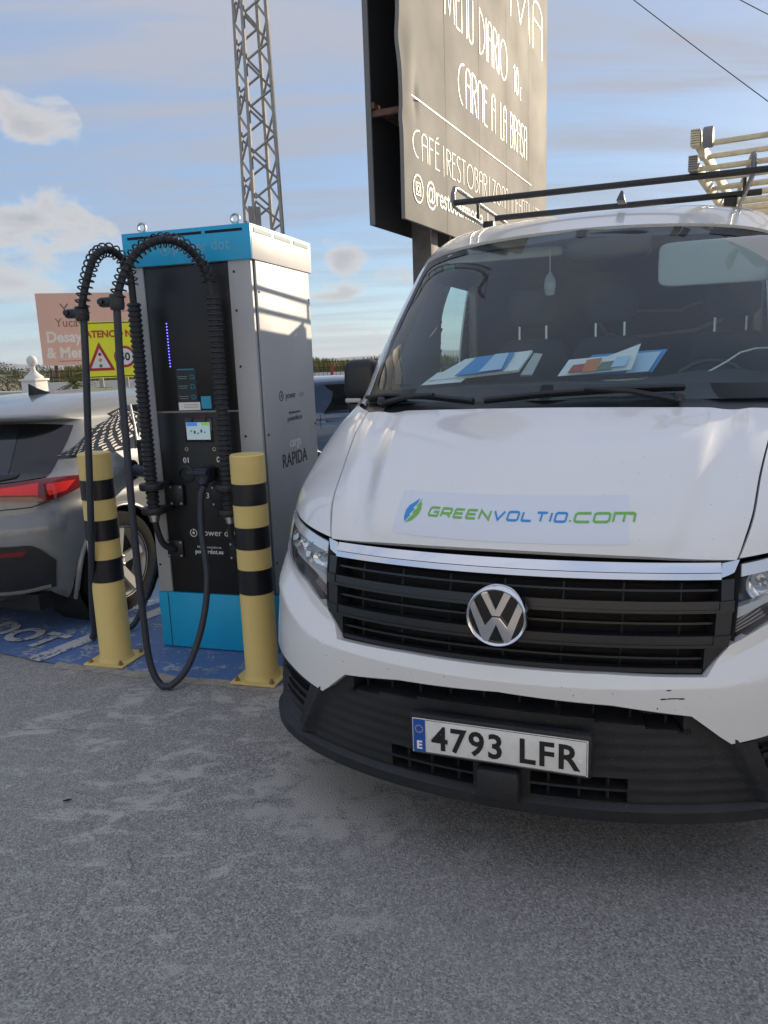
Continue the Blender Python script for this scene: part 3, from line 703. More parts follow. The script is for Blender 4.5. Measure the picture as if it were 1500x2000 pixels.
# wheels
def wheel(parent, c, r, w, name='wheel', spokes=5, rim_m=None, twist=0):
    e = empty(name); e.parent = parent; e.location = c
    side = 1 if c[0] > 0 else -1; M_ = rot('Y', 90*side)
    h = w/2
    MB().lathe([(r*.66, -h), (r*.80, -h*1.04), (r*.93, -h*.98), (r*.985, -h*.8), (r, -h*.55), (r, -h*.52), (r*.985, -h*.50), (r*.985, -h*.44), (r, -h*.42), (r, h*.02), (r*.985, h*.04), (r*.985, h*.1), (r, h*.12), (r, h*.48), (r*.985, h*.5), (r*.985, h*.56), (r, h*.58), (r*.985, h*.8), (r*.93, h*.98), (r*.80, h*1.04), (r*.70, h*.98), (r*.66, h*.9)], 48, M_, cap=False).build('tyre', M_rubber, e, 35)
    rm = rim_m or M_alu
    MB().lathe([(r*.64, -h*.85), (r*.60, -h*.7), (r*.61, h*.3), (r*.64, h*.6), (r*.665, h*.90), (r*.69, h*.97), (r*.70, h*.88)], 48, M_, cap=False).build('rim', rm, e, 40)
    MB().lathe([(0, -h*.1), (r*.6, -h*.1), (r*.6, 0), (0, 0)], 30, M_).build('brake_disc', mat('brake_disc', (.10, .09, .085), .5, metal=.6), e, 40)
    for k in range(spokes):
        a = 2*PI*k/spokes+.3
        s1 = MB(); Mk = M_ @ rot('Z', math.degrees(a))
        s1.add([(r*.10, -r*.085, h*.55), (r*.10, r*.085, h*.55), (r*.66, r*.16+twist*r, h*.88), (r*.66, -r*.02+twist*r, h*.88), (r*.10, -r*.085, h*.25), (r*.10, r*.085, h*.25), (r*.66, r*.16+twist*r, h*.55), (r*.66, -r*.02+twist*r, h*.55)],
               [(0, 3, 2, 1), (4, 5, 6, 7), (0, 1, 5, 4), (3, 7, 6, 2), (0, 4, 7, 3), (1, 2, 6, 5)], Mk)
        s1.build('spoke', rm, e)
        MB().lathe([(r*.035, h*.4), (r*.035, h*.66), (r*.02, h*.68), (0, h*.68)], 8, M_ @ rot('Z', math.degrees(a+PI/spokes)) @ tr(r*.13, 0, 0)).build('wheel_bolt', M_alu, e)
    MB().lathe([(r*.17, h*.3), (r*.17, h*.58), (r*.10, h*.62), (0, h*.62)], 24, M_).build('hub', rm, e, 40)
    return e
for sg in (-1, 1):
    wheel(van, (sg*.89, 1.06, .345), .345, .225)
    wheel(van, (sg*.89, 4.70, .345), .345, .225)
MB().box((0, 3.2, .33), (1.75, 5.2, .14)).box((0, .75, .36), (1.1, .8, .12)).build('underbody', M_void, van)
# cab interior
cabin = empty('cab_interior'); cabin.parent = van
db = MB()
prof = [(.95, 1.20), (.98, 1.36), (1.12, 1.40), (1.30, 1.455), (1.55, 1.465), (1.72, 1.44), (1.80, 1.34), (1.82, .8)]
xs = np.linspace(-.90, .90, 25); vs = []; fs = []
for x in xs:
    k = (abs(x)/.9)**2.2
    for (y, z) in prof: vs.append((x, y+.42*k*(1 if y < 1.4 else .25), z+.035*math.exp(-((x-.62)/.22)**2)*(1 if 1.3 < y < 1.75 else 0)))
n = len(prof)
for i in range(len(xs)-1):
    for j in range(n-1): fs.append((i*n+j, i*n+j+1, (i+1)*n+j+1, (i+1)*n+j))
db.add(vs, fs).build('dashboard', M_dark_int, cabin, 50, fixn=True)
MB().box((0, 3.52, 1.2), (1.84, .03, 1.85)).build('bulkhead', mat('bulkhead_dark', (.05, .055, .06), .8), cabin)
fr = MB(); fr.tube([(-.10, 3.46, 1.98), (-.09, 3.46, 1.84), (.0, 3.46, 1.70), (.1, 3.46, 1.66), (.55, 3.46, 1.70), (.70, 3.46, 1.76), (.78, 3.46, 1.88)], .016, 8); fr.tube([(.0, 3.45, 1.84), (.45, 3.45, 1.83), (.65, 3.45, 1.90)], .012, 8)
fr.build('bulkhead_frame', M_grey_int, cabin, 60)
MB().box((0, 2.2, .42), (1.8, 2.2, .04)).build('cab_floor', M_void, cabin)
MB().box((0, 2.85, 2.12), (1.6, 1.2, .02)).build('headlining', M_grey_int, cabin)
for sx_ in (-.283, .117, .69):
    MB().add(*sup((sx_, 2.24, 1.30), (.44, .18, .74), .4, tap=-.08)).build('seat_back', M_dark_int, cabin, 60)
    MB().add(*sup((sx_, 1.98, .92), (.46, .5, .18), .4)).build('seat_cushion', M_dark_int, cabin, 60)
    MB().add(*sup((sx_, 2.22, 1.83), (.27, .10, .20), .5)).build('headrest', M_dark_int, cabin, 60)
    for dx in (-.072, .072): MB().tube([(sx_+dx, 2.2, 1.63), (sx_+dx, 2.2, 1.76)], .0066, 8).build('headrest_rod', mat('headrest_rod_bright', (.9, .9, .88), .25, metal=.3), cabin, 60)
for sg in (-1, 1):
    tb = MB(); tb.add([(sg*.90, 1.62, 1.40), (sg*.93, 2.60, 1.42), (sg*.91, 2.64, 2.02), (sg*.87, 2.35, 2.05), (sg*.885, 1.64, 1.52)], [(0, 1, 2, 3, 4)]); tb.build('pillar_trim', M_grey_int, cabin, fixn=False)
    MB().box((sg*.91, 3.40, 1.75), (.06, .07, .62), bev=.02).build('door_post_trim', mat('post_trim_pale', (.40, .40, .37), .7), cabin, 40)
    MB().box((sg*.92, 2.4, 1.05), (.05, 1.6, .76), bev=.02).build('door_trim', M_dark_int, cabin, 40)
# steering wheel
sw = MB(); ring = []
for k in range(28):
    a = 2*PI*k/28; ring.append((.60+.19*math.cos(a), 1.83+.19*math.sin(a)*.45, 1.36+.19*math.sin(a)*.89))
sw.tube(ring, .016, 8, closed=True); sw.box((.60, 1.82, 1.35), (.2, .06, .09), bev=.02); sw.tube([(.60, 1.75, 1.33), (.42, 1.83, 1.36)], .012); sw.tube([(.60, 1.75, 1.33), (.78, 1.83, 1.36)], .012)
sw.build('steering_wheel', M_satin, cabin, 50)
MB().add(*sup((.60, 1.93, 1.975), (.50, .03, .20), .25)).build('sun_visor', mat('visor_grey', (.50, .52, .53), .8), cabin, 60)
MB().add(*sup((-.40, 2.02, 2.09), (.60, .03, .05), .25)).build('sun_visor', MATS['visor_grey'], cabin, 60)
MB().add(*sup((.125, 1.90, 2.075), (.40, .10, .14), .5)).build('mirror_sensor_pod', M_satin, cabin, 60)
MB().box((-.70, 2.06, 2.055), (.06, .002, .03), rot('Z', 0)).build('inspection_sticker', mat('sticker_teal', (.03, .22, .17), .5), cabin)
# roof rack (fixed to the van)
rack = empty('roof_rack'); rack.parent = van
M_rack = mat('rack_black_steel', (.02, .02, .022), .35, noise=.3, nscale=40)
M_rackg = mat('rack_grey_tube', (.20, .20, .20), .3, metal=.7)
def bar(y, z, x0=-.76, x1=.86, r=.017): return MB().tube([(x0, y, z), (x1, y, z)], r, 8).build('cross_rail', M_rack, rack, 50)
bar(2.40, 2.44)
for y in (3.0, 3.9, 4.8, 5.6): bar(y, 2.435, -.66 if y < 3.2 else -.72, .86, .018)
for sg in (-1, 1):
    x = sg*.77
    loop = [(x+sg*-.0, 5.6, 2.535), (x, 2.52, 2.535), (x, 2.44, 2.525), (x, 2.405, 2.49), (x, 2.40, 2.45), (x, 2.44, 2.43), (x, 2.56, 2.425), (x, 5.6, 2.425)]
    MB().tube(loop, .013, 8).build('side_rail', M_rackg, rack, 50)
    for y in (3.0, 3.9, 4.8, 5.6):
        MB().tube([(x, y, 2.42), (x, y, 2.54)], .010, 6).build('rail_post', M_rack, rack, 50)
        MB().box((sg*.70, y, 2.345), (.07, .06, .15), bev=.01).build('rack_foot', M_rack, rack, 40)
fin = MB(); fin.add([(-.02, 0, 0), (.02, 0, 0), (.02, .13, 0), (-.02, .13, 0), (-.004, .07, .055), (.004, .07, .055), (.004, .11, .06), (-.004, .11, .06)], [(0, 1, 5, 4), (1, 2, 6, 5), (2, 3, 7, 6), (3, 0, 4, 7), (4, 5, 6, 7), (0, 3, 2, 1)], tr(.16, 2.12, 2.318))
fin.build('roof_aerial', M_satin, van)

# things on the van or in its cab
lad = empty('extension_ladder', (0, 0, 0), 0, 'cream two-section extension ladder lying on the van roof rack', 'ladder')
lad.location = VAN_O; lad.rotation_euler = (0, 0, VAN_YAW)
LADM = tr(.49, 2.28, 0) @ rot('Z', -8) @ tr(-.49, -2.28, 0)
M_lad = mat('ladder_cream', (.74, .66, .46), .5, noise=.25, nscale=30)
M_cap = mat('ladder_cap', (.34, .33, .32), .7, bump=.2, bscale=200)
for (y0, z, x0, x1, nm) in ((2.28, 2.588, .50, .96, 0), (2.42, 2.500, .475, .935, 1)):
    for x in (x0, x1):
        MB().box((x, y0+1.7, z), (.026, 3.4, .066), LADM, bev=.006).build('stile', M_lad, lad, 40)
        cpb = MB(); cpb.box((x, y0-.012, z), (.046, .06, .080), LADM, bev=.01)
        for k in range(7): cpb.box((x, y0-.046, z-.033+.011*k), (.044, .014, .006), LADM)
        cpb.build('stile_cap', M_cap if nm else M_lad, lad, 40)
    for k in range(11): MB().box(((x0+x1)/2, y0+.12+.30*k, z), (x1-x0, .028, .024), LADM, bev=.005).build('rung', M_lad, lad, 50)
MB().lathe([(.012, -.022), (.045, -.022), (.048, -.018), (.048, .018), (.045, .022), (.012, .022)], 24, LADM @ tr(.555, 2.27, 2.588) @ rot('Y', 90)).build('wall_wheel', mat('wheel_grey_rubber', (.22, .22, .23), .7), lad, 40)
MB().box((.52, 2.36, 2.54), (.03, .09, .06), LADM, bev=.008).build('ladder_hook', M_lad, lad, 40)
def van_pt(x, y, z):
    c, s = math.cos(VAN_YAW), math.sin(VAN_YAW); return Vector((VAN_O.x+x*c-y*s, VAN_O.y+x*s+y*c, z))
M_paper = mat('paper_white', (.78, .79, .80), .6); M_pblue = mat('paper_blue', (.05, .27, .62), .5); M_pred = mat('paper_red', (.45, .08, .06), .5); M_por = mat('paper_orange', (.62, .22, .08), .5); M_pgr = mat('paper_green', (.14, .20, .15), .5); M_pale = mat('paper_pale_blue', (.45, .62, .82), .5)
def sheet(pts, m, name, parent=None, thick=.003):
    v = [Vector(p) for p in pts]; n = (v[1]-v[0]).cross(v[-1]-v[0]).normalized()*thick; k = len(v)
    mb = MB(); mb.add(v+[p+n for p in v], [tuple(range(k)), tuple(range(2*k-1, k-1, -1))]+[(i, i+k, (i+1) % k+k, (i+1) % k) for i in range(k)])
    return mb.build(name, m, parent)
def cab_thing(name, label, cat, loc):
    e = empty(name, van_pt(*loc), VAN_YAW, label, cat); return e
e = cab_thing('brochure_stack', 'stack of white and blue brochures propped on the van dashboard near the side window', 'brochures', (-.38, 1.55, 1.462))
sheet([(-.27, -.08, .012), (.16, -.08, .05), (.20, .06, .135), (-.12, .06, .105)], M_paper, 'cover', e, .012)
sheet([(-.135, -.095, .040), (.09, -.095, .060), (.12, .038, .138), (-.06, .038, .122)], M_pblue, 'cover_print', e, .002)
sheet([(-.02, -.099, .056), (.085, -.099, .066), (.095, .030, .137), (.03, .030, .133)], M_pale, 'cover_print', e, .0015)
sheet([(.165, -.07, .03), (.215, -.05, .03), (.245, .05, .12), (.205, .06, .125)], mat('page_edges', (.45, .45, .44), .8), 'pages', e, .01)
sheet([(-.30, -.10, .0), (-.10, -.11, .012), (-.06, .0, .07), (-.24, -.02, .055)], M_paper, 'leaflet', e, .002)
e = cab_thing('document_folder', 'blue edged folder with printed flyers propped in the middle of the dashboard', 'folder', (.14, 1.55, 1.462))
sheet([(-.17, .03, .02), (.21, .0, .03), (.27, .07, .125), (-.05, .09, .11)], M_pblue, 'folder_back', e, .006)
sheet([(.10, -.012, .03), (.195, -.015, .035), (.245, .055, .118), (.14, .06, .112)], M_pale, 'sleeve', e, .003)
sheet([(-.19, -.05, .025), (.125, -.05, .045), (.16, .02, .155), (.02, .03, .105), (-.15, .03, .095)], M_paper, 'flyer', e, .002)
for (x0, x1, z0, z1, m_) in ((-.145, -.085, .036, .066, M_pred), (-.085, -.02, .036, .088, M_por), (-.02, .04, .042, .075, M_pgr), (.04, .10, .055, .095, M_pale)):
    sheet([(x0, -.056, z0+.004), (x1, -.056, z0+.008), (x1+.02, -.022, z1+.012), (x0+.02, -.022, z1+.006)], m_, 'flyer_print', e, .0015)
e = cab_thing('phone_cable', 'thin white phone cable curling over the van dashboard', 'cable', (.60, 1.62, 1.47))
MB().tube([(-.06, -.06, .0), (-.02, -.05, .02), (.05, -.04, .06), (.10, -.03, .095), (.16, -.02, .11), (.24, .0, .11)], .004, 6).build('lead', M_paper, e, 50)
MB().box((-.075, -.065, .006), (.04, .018, .012), rot('Z', 0), bev=.004).build('connector', M_paper, e, 40)
e = cab_thing('air_freshener', 'clear ornament hanging behind the windscreen of the van', 'ornament', (-.155, 1.95, 1.87))
MB().tube([(0, 0, .11), (0, 0, .22)], .002, 5).build('cord', M_paper, e)
MB().lathe([(.004, 0), (.022, .004), (.030, .05), (.026, .08), (.012, .105), (.004, .115)], 12, Matrix.Diagonal((1, .4, 1, 1))).build('pendant', glass('ornament_plastic', (.75, .8, .82), 1.6, film=(.5, .52, .55), filmw=.35), e, 50)
# ------------------------------------------------------------------ ground
def asphalt():
    m = bpy.data.materials.new('worn_asphalt'); m.use_nodes = True; nt = m.node_tree; N = nt.nodes; L = nt.links; b = N['Principled BSDF']
    tc = N.new('ShaderNodeTexCoord')
    def noise(s, d=4, r=.55, dist=0, vec=None):
        n = N.new('ShaderNodeTexNoise'); n.inputs['Scale'].default_value = s; n.inputs['Detail'].default_value = d; n.inputs['Roughness'].default_value = r; n.inputs['Distortion'].default_value = dist
        L.new(vec or tc.outputs['Object'], n.inputs['Vector']); return n.outputs[0]
    def mr(v, a, b_, c=0, d=1):
        n = N.new('ShaderNodeMapRange'); n.inputs[1].default_value = a; n.inputs[2].default_value = b_; n.inputs[3].default_value = c; n.inputs[4].default_value = d; n.clamp = True; L.new(v, n.inputs[0]); return n.outputs[0]
    def mix(f, c1, c2, t='MIX'):
        n = N.new('ShaderNodeMixRGB'); n.blend_type = t
        for i, c in ((0, f), (1, c1), (2, c2)):
            if isinstance(c, (int, float)): n.inputs[i].default_value = c
            elif isinstance(c, tuple): n.inputs[i].default_value = (*c, 1)
            else: L.new(c, n.inputs[i])
        return n.outputs[0]
    vo = N.new('ShaderNodeTexVoronoi'); vo.inputs['Scale'].default_value = 165; L.new(tc.outputs['Object'], vo.inputs['Vector'])
    sp = N.new('ShaderNodeSeparateXYZ'); L.new(vo.outputs['Color'], sp.inputs[0])
    vo2 = N.new('ShaderNodeTexVoronoi'); vo2.inputs['Scale'].default_value = 290; L.new(tc.outputs['Object'], vo2.inputs['Vector'])
    sp2 = N.new('ShaderNodeSeparateXYZ'); L.new(vo2.outputs['Color'], sp2.inputs[0])
    c = mix(mr(sp2.outputs[0], .15, .85), (.21, .20, .186), (.40, .384, .36))          # fine grit
    c = mix(mr(sp.outputs[0], .72, .78, 0, .8), c, (.52, .50, .465))                     # pale stones
    c = mix(mr(sp.outputs[1], .82, .88, 0, .75), c, (.115, .11, .104))                    # dark stones and pits
    c = mix(mr(noise(26, 4, .6), .40, .66, 0, .3), c, (.225, .216, .203))
    c = mix(mr(noise(.8, 6, .62), .40, .66, 0, .38), c, (.38, .366, .342))                 # broad dusty zones
    c = mix(mr(noise(1.5, 7, .66), .55, .72, 0, .4), c, (.18, .173, .163))               # darker traffic marks
    def mul(a, b2):
        n = N.new('ShaderNodeMath'); n.operation = 'MULTIPLY'
        for i_, v in ((0, a), (1, b2)):
            if isinstance(v, (int, float)): n.inputs[i_].default_value = v
            else: L.new(v, n.inputs[i_])
        return n.outputs[0]
    def add(a, b2):
        n = N.new('ShaderNodeMath'); n.operation = 'ADD'; L.new(a, n.inputs[0]); L.new(b2, n.inputs[1]); return n.outputs[0]
    # pale worn scabs near the bay edge, broken up by the grain
    mp = N.new('ShaderNodeMapping'); mp.inputs['Rotation'].default_value = (0, 0, R(-20)); mp.inputs['Scale'].default_value = (1.0, 1.9, 1); L.new(tc.outputs['Object'], mp.inputs[0])
    dv = N.new('ShaderNodeVectorMath'); dv.operation = 'DISTANCE'; L.new(tc.outputs['Object'], dv.inputs[0]); dv.inputs[1].default_value = (-.75, 3.05, 0)
    sc_ = add(add(noise(4.2, 8, .68, .5, mp.outputs[0]), mul(sp2.outputs[1], .10)), mul(mr(dv.outputs['Value'], 1.5, .3), .06))
    c = mix(mul(mr(sc_, .655, .675), mr(dv.outputs['Value'], 1.5, 1.1)), c, (.50, .48, .44))
    dv2 = N.new('ShaderNodeVectorMath'); dv2.operation = 'DISTANCE'; L.new(tc.outputs['Object'], dv2.inputs[0]); dv2.inputs[1].default_value = (-.20, 2.66, 0)
    du = add(add(noise(9, 7, .65, .3), mul(sp2.outputs[2], .14)), mul(mr(dv2.outputs['Value'], .55, .05), .30))
    c = mix(mul(mr(du, .70, .76), mr(dv2.outputs['Value'], .6, .35)), c, (.47, .45, .41))
    # hairline cracks
    vc = N.new('ShaderNodeTexVoronoi'); vc.feature = 'DISTANCE_TO_EDGE'; vc.inputs['Scale'].default_value = .75
    nw = N.new('ShaderNodeTexNoise'); nw.inputs['Scale'].default_value = 5; nw.inputs['Detail'].default_value = 6; L.new(tc.outputs['Object'], nw.inputs['Vector'])
    vm = N.new('ShaderNodeVectorMath'); vm.operation = 'MULTIPLY_ADD'; L.new(nw.outputs['Color'], vm.inputs[0]); vm.inputs[1].default_value = (.30, .30, 0); L.new(tc.outputs['Object'], vm.inputs[2]); L.new(vm.outputs[0], vc.inputs['Vector'])
    c = mix(mul(mr(vc.outputs['Distance'], .0035, .0015), mr(noise(1.1, 3), .56, .63, 0, .7)), c, (.07, .068, .065))
    L.new(c, b.inputs['Base Color']); b.inputs['Roughness'].default_value = .78; b.inputs['Specular IOR Level'].default_value = .4
    bp = N.new('ShaderNodeBump'); bp.inputs['Strength'].default_value = .6; bp.inputs['Distance'].default_value = .006
    hh = N.new('ShaderNodeMath'); hh.operation = 'ADD'; L.new(mr(vo.outputs['Distance'], 0, .6, 1, 0), hh.inputs[0]); L.new(noise(160, 3), hh.inputs[1]); L.new(hh.outputs[0], bp.inputs['Height']); L.new(bp.outputs[0], b.inputs['Normal'])
    return m
M_asph = asphalt()
def strip(name, pts, z, m, parent=None):
    mb = MB(); n = len(pts); mb.add([(p[0], p[1], z) for p in pts], [tuple(range(n))])
    return mb.build(name, m, parent, fixn=False)
g = MB(); g.add([(-3000, -60, 0), (3000, -60, 0), (3000, 6000, 0), (-3000, 6000, 0)], [(0, 1, 2, 3)])
tag(g.build('ground', mat('dry_field_soil', (.20, .17, .10), .95, noise=.4, nscale=.05), None), 'dry field beyond the parking area', kind='structure')
tag(strip('parking_asphalt', [(-60, -40), (60, -40), (60, 20), (-60, 20)], .004, M_asph), 'worn grey asphalt of the parking area', kind='structure')
# painted bay
def paint(name, col, wear, asp=(.19, .19, .195), sc=5, fine=60):
    m = bpy.data.materials.new(name); m.use_nodes = True; nt = m.node_tree; N = nt.nodes; L = nt.links; b = N['Principled BSDF']; tc = N.new('ShaderNodeTexCoord')
    n1 = N.new('ShaderNodeTexNoise'); n1.inputs['Scale'].default_value = sc; n1.inputs['Detail'].default_value = 9; n1.inputs['Roughness'].default_value = .7; L.new(tc.outputs['Object'], n1.inputs['Vector'])
    n2 = N.new('ShaderNodeTexVoronoi'); n2.inputs['Scale'].default_value = fine; L.new(tc.outputs['Object'], n2.inputs['Vector'])
    sp = N.new('ShaderNodeSeparateXYZ'); L.new(n2.outputs['Color'], sp.inputs[0])
    ad = N.new('ShaderNodeMath'); ad.operation = 'MULTIPLY_ADD'; L.new(sp.outputs[0], ad.inputs[0]); ad.inputs[1].default_value = .16; L.new(n1.outputs[0], ad.inputs[2])
    mr = N.new('ShaderNodeMapRange'); mr.inputs[1].default_value = wear; mr.inputs[2].default_value = wear+.05; mr.clamp = True; L.new(ad.outputs[0], mr.inputs[0])
    n3 = N.new('ShaderNodeTexNoise'); n3.inputs['Scale'].default_value = 2.5; n3.inputs['Detail'].default_value = 6; L.new(tc.outputs['Object'], n3.inputs['Vector'])
    c0 = N.new('ShaderNodeMixRGB'); c0.inputs[1].default_value = (*col, 1); c0.inputs[2].default_value = (*[x*.6+.07 for x in col], 1); L.new(n3.outputs[0], c0.inputs[0])
    mx = N.new('ShaderNodeMixRGB'); L.new(mr.outputs[0], mx.inputs[0]); L.new(c0.outputs[0], mx.inputs[1]); mx.inputs[2].default_value = (*asp, 1); L.new(mx.outputs[0], b.inputs['Base Color'])
    b.inputs['Roughness'].default_value = .62
    bp = N.new('ShaderNodeBump'); bp.inputs['Strength'].default_value = .35; bp.inputs['Distance'].default_value = .005; L.new(n2.outputs['Distance'], bp.inputs['Height']); L.new(bp.outputs[0], b.inputs['Normal'])
    return m
M_bay = paint('bay_blue_paint', (.085, .185, .43), .655, asp=(.40, .41, .42), sc=5); M_line = paint('line_white_paint', (.62, .62, .60), .66, asp=(.10, .14, .24), sc=8)
BH = Vector((.52, .854)); BR = Vector((.854, -.52))       # bay heading and its right
edge = [(-6.5, 6.4), (-2.246, 4.20), (-1.837, 3.997)]
rag = []
random.seed(3)
P0, P1 = Vector((-1.837, 3.997)), Vector((-.30, 3.47))
for k in range(41):
    p = P0.lerp(P1, k/40); rag.append((p.x+random.uniform(-.008, .008), p.y+random.uniform(-.012, .012)))
slab_back = [(2.1, 9.0), (-4.0, 11.5)]
bay = strip('painted_bay', [(-9, 7.9)]+edge+rag+slab_back, .010, M_bay); tag(bay, 'worn blue paint of the charging bay', kind='structure')
# rough concrete lip along the near edge of the paint
lip = MB(); up = []; dn = []
for k, (x, y) in enumerate(rag):
    w = .030+.022*random.random(); dn.append((x-.10*w, y-w, .006)); up.append((x+.004, y+.018, .0135))
nL = len(up); lip.add(up+dn, [(i, i+1, nL+i+1, nL+i) for i in range(nL-1)])
tag(lip.build('concrete_edge', mat('rough_concrete', (.36, .33, .28), .9, noise=.35, nscale=25, bump=.5, bscale=90), None, fixn=False), 'rough concrete edge of the painted bay', kind='structure')
def gline(name, a, b_, w):
    a = Vector(a); b_ = Vector(b_); d = (b_-a).normalized(); n = Vector((-d.y, d.x))*w/2
    return tag(strip(name, [a-n, b_-n, b_+n, a+n], .0145, M_line), 'white painted bay line', kind='structure')
gline('bay_line', (-1.99, 4.06), (1.3, 9.46), .115)
gline('bay_line', (-5.4, 6.0), (-2.4, 10.9), .115)
# last letters of the painted word
tm = Matrix(((.86, .51, 0, -2.02), (-.51, .86, 0, 4.235), (0, 0, 1, .0185), (0, 0, 0, 1)))
to = text('bay_lettering', 'POWER DOT', .30, tm, M_line, None, 'RIGHT', ext=0, bold=.012, sx=.95, space=1.05)
tag(to, 'white painted lettering in the blue bay', kind='structure')

# ------------------------------------------------------------------ charging station
CH_O = Vector((-1.302, 4.211, 0)); CH_A = math.atan2(-.286, .958)
chg = empty('charging_station', CH_O, CH_A, 'tall grey and blue rapid charging station with two spring cable arms', 'charging station')
ce1 = Vector((math.cos(CH_A), math.sin(CH_A), 0)); ce2 = Vector((-math.sin(CH_A), math.cos(CH_A), 0))
def cpx(px, py, y):
    """pixel -> charger-local point on the plane at depth y"""
    d = pray(px, py); o = Vector((0, 0, CAM_H))-CH_O; t = (y-o.dot(ce2))/d.dot(ce2); P = o+d*t
    return Vector((P.dot(ce1), y, P.z))
M_cblue = mat('charger_blue', (.012, .42, .74), .35, noise=.12, nscale=4)
M_cgrey = mat('charger_grey', (.41, .42, .43), .45, noise=.08, nscale=3)
M_cpale = mat('charger_pale_grey', (.62, .62, .60), .45, noise=.08, nscale=6)
M_cblk = mat('charger_black_panel', (.008, .008, .010), .38)
M_cable = mat('cable_rubber', (.020, .022, .028), .5)
M_spring = mat('spring_black', (.012, .012, .013), .3)
CW, CD, CT = .718, .79, 2.28
MB().box((CW/2, CD/2, .005), (CW-.06, CD-.06, .02)).build('foot_plate', M_void, chg)
bs = MB(); bs.box((CW/2, CD/2, .178), (CW, CD, .324), bev=.004); bs.build('base_cover', M_cblue, chg, 30)
MB().box((.062, -.0005, .178), (.003, .003, .318)).build('base_seam', M_void, chg)
MB().box((CW/2, CD/2+.006, 1.225), (CW-.03, CD-.03, 1.77), bev=.004).build('cabinet', M_cgrey, chg, 30)
MB().box((.052, .012, 1.225), (.082, .022, 1.765), bev=.004).build('front_frame', M_cgrey, chg, 30)
MB().box((.648, .012, 1.225), (.126, .022, 1.765), bev=.004).build('front_frame', M_cgrey, chg, 30)
MB().box((.339, .015, 1.73), (.488, .014, .745), bev=.003).build('door_panel', M_cblk, chg, 30)
MB().box((.339, .015, .845), (.488, .014, 1.005), bev=.003).build('door_panel', M_cblk, chg, 30)
MB().box((CW-.004, .40, 1.225), (.012, .72, 1.755), bev=.004).build('side_panel', M_cgrey, chg, 30)
MB().box((.004, .40, 1.225), (.012, .72, 1.755), bev=.004).build('side_panel', M_cgrey, chg, 30)
for z in (.50, .86, 1.22, 1.58, 1.86, 2.05):
    for x in (.03, .617): MB().lathe([(.0065, 0), (.0065, .003), (.003, .004), (0, .004)], 8, tr(x, .001, z) @ rot('X', 90)).build('screw', M_ink, chg)
for y, z in ((.06, .52), (.06, 1.22), (.06, 1.95), (.74, 1.22), (.74, 1.95), (.74, .6)): MB().lathe([(.0075, 0), (.0075, .003), (.003, .004), (0, .004)], 8, tr(CW+.002, y, z) @ rot('Y', 90)).build('screw', M_ink, chg)
# cap
MB().box((CW/2, -.004, 2.190), (CW+.012, .012, .170), bev=.002).build('cap_front', M_cblue, chg, 30)
for x in (-.002, CW+.002): MB().box((x, CD/2+.004, 2.190), (.012, CD+.008, .170), bev=.002).build('cap_side', M_cpale, chg, 30)
MB().box((CW/2, CD+.006, 2.190), (CW, .012, .170)).build('cap_back', M_cblue, chg)
MB().box((CW/2, CD/2, 2.262), (CW-.02, CD-.02, .012)).build('cap_top', M_cblue, chg)
for k in range(3): MB().box((.13+.225*k, -.0105, 2.248), (.205, .003, .013), bev=.001).build('vent_slot', M_void, chg)
for k in range(3): MB().box((CW+.0088, .135+.255*k, 2.247), (.003, .215, .022), bev=.001).build('vent_slot', mat('vent_teal', (.01, .12, .17), .5), chg)
for (x, y) in ((.075, .06), (.62, .05)):
    eb = MB(); eb.tube([(x+.022*math.cos(a), y, 2.310+.022*math.sin(a)) for a in np.linspace(0, 2*PI, 20)[:-1]], .0065, 6, closed=True); eb.lathe([(.011, 2.268), (.011, 2.285), (.007, 2.292), (0, 2.292)], 10, tr(x, y, 0)); eb.build('lifting_eye', M_alu, chg, 50)
# logo helper: ring with a dot and a notch
def logo(x, z, r, m, Mx, parent):
    mb = MB(); a0 = R(105); pts = [(x+r*math.cos(a0+a), z+r*math.sin(a0+a)) for a in np.linspace(R(12), R(348), 30)]
    ribbon(mb, pts, r*.2, Mx); ribbon(mb, [(x, z+r*.55), (x, z+r*1.25)], r*.2, Mx)
    k = 14; mb.add([(x+r*.38*math.cos(2*PI*i/k), z+r*.38*math.sin(2*PI*i/k), .0015) for i in range(k)], [tuple(range(k))], Mx)
    mb.build('logo_mark', m, parent, fixn=False)
SIDE = Matrix(((0, 0, 1, 0), (1, 0, 0, 0), (0, 1, 0, 0), (0, 0, 0, 1)))      # text x -> +y, normal -> +x
M_fade = mat('faded_white_print', (.16, .42, .60), .5); M_greyprint = mat('grey_print', (.07, .075, .08), .5)
FC = tr(0, -.0105, 0) @ FACE; logo(.245, 2.178, .026, M_fade, FC, chg)
text('cap_lettering', 'power dot', .075, tr(.285, -.0105, 2.160) @ FACE, M_fade, chg, bold=.0005)
FP = tr(0, .0072, 0) @ FACE
logo(.256, .688, .020, M_whiteprint, FP, chg)
text('door_lettering', 'power dot', .052, tr(.290, .0072, .674) @ FACE, M_whiteprint, chg)
text('door_lettering', 'Más información en', .0185, tr(.345, .0072, .603) @ FACE, M_whiteprint, chg, 'CENTER')
text('door_lettering', 'powerdot.es', .034, tr(.342, .0072, .572) @ FACE, M_whiteprint, chg, 'CENTER', bold=.0006)
FS = tr(CW+.0025, 0, 0) @ SIDE
logo(.255, 1.412, .026, M_greyprint, FS, chg)
text('side_lettering', 'power', .055, tr(CW+.0025, .315, 1.394) @ SIDE, M_greyprint, chg)
text('side_lettering', 'dot', .055, tr(CW+.0025, .505, 1.394) @ SIDE, mat('worn_print', (.34, .35, .36), .5), chg)
text('side_lettering', 'Más información en', .021, tr(CW+.0025, .43, 1.307) @ SIDE, M_greyprint, chg, 'CENTER')
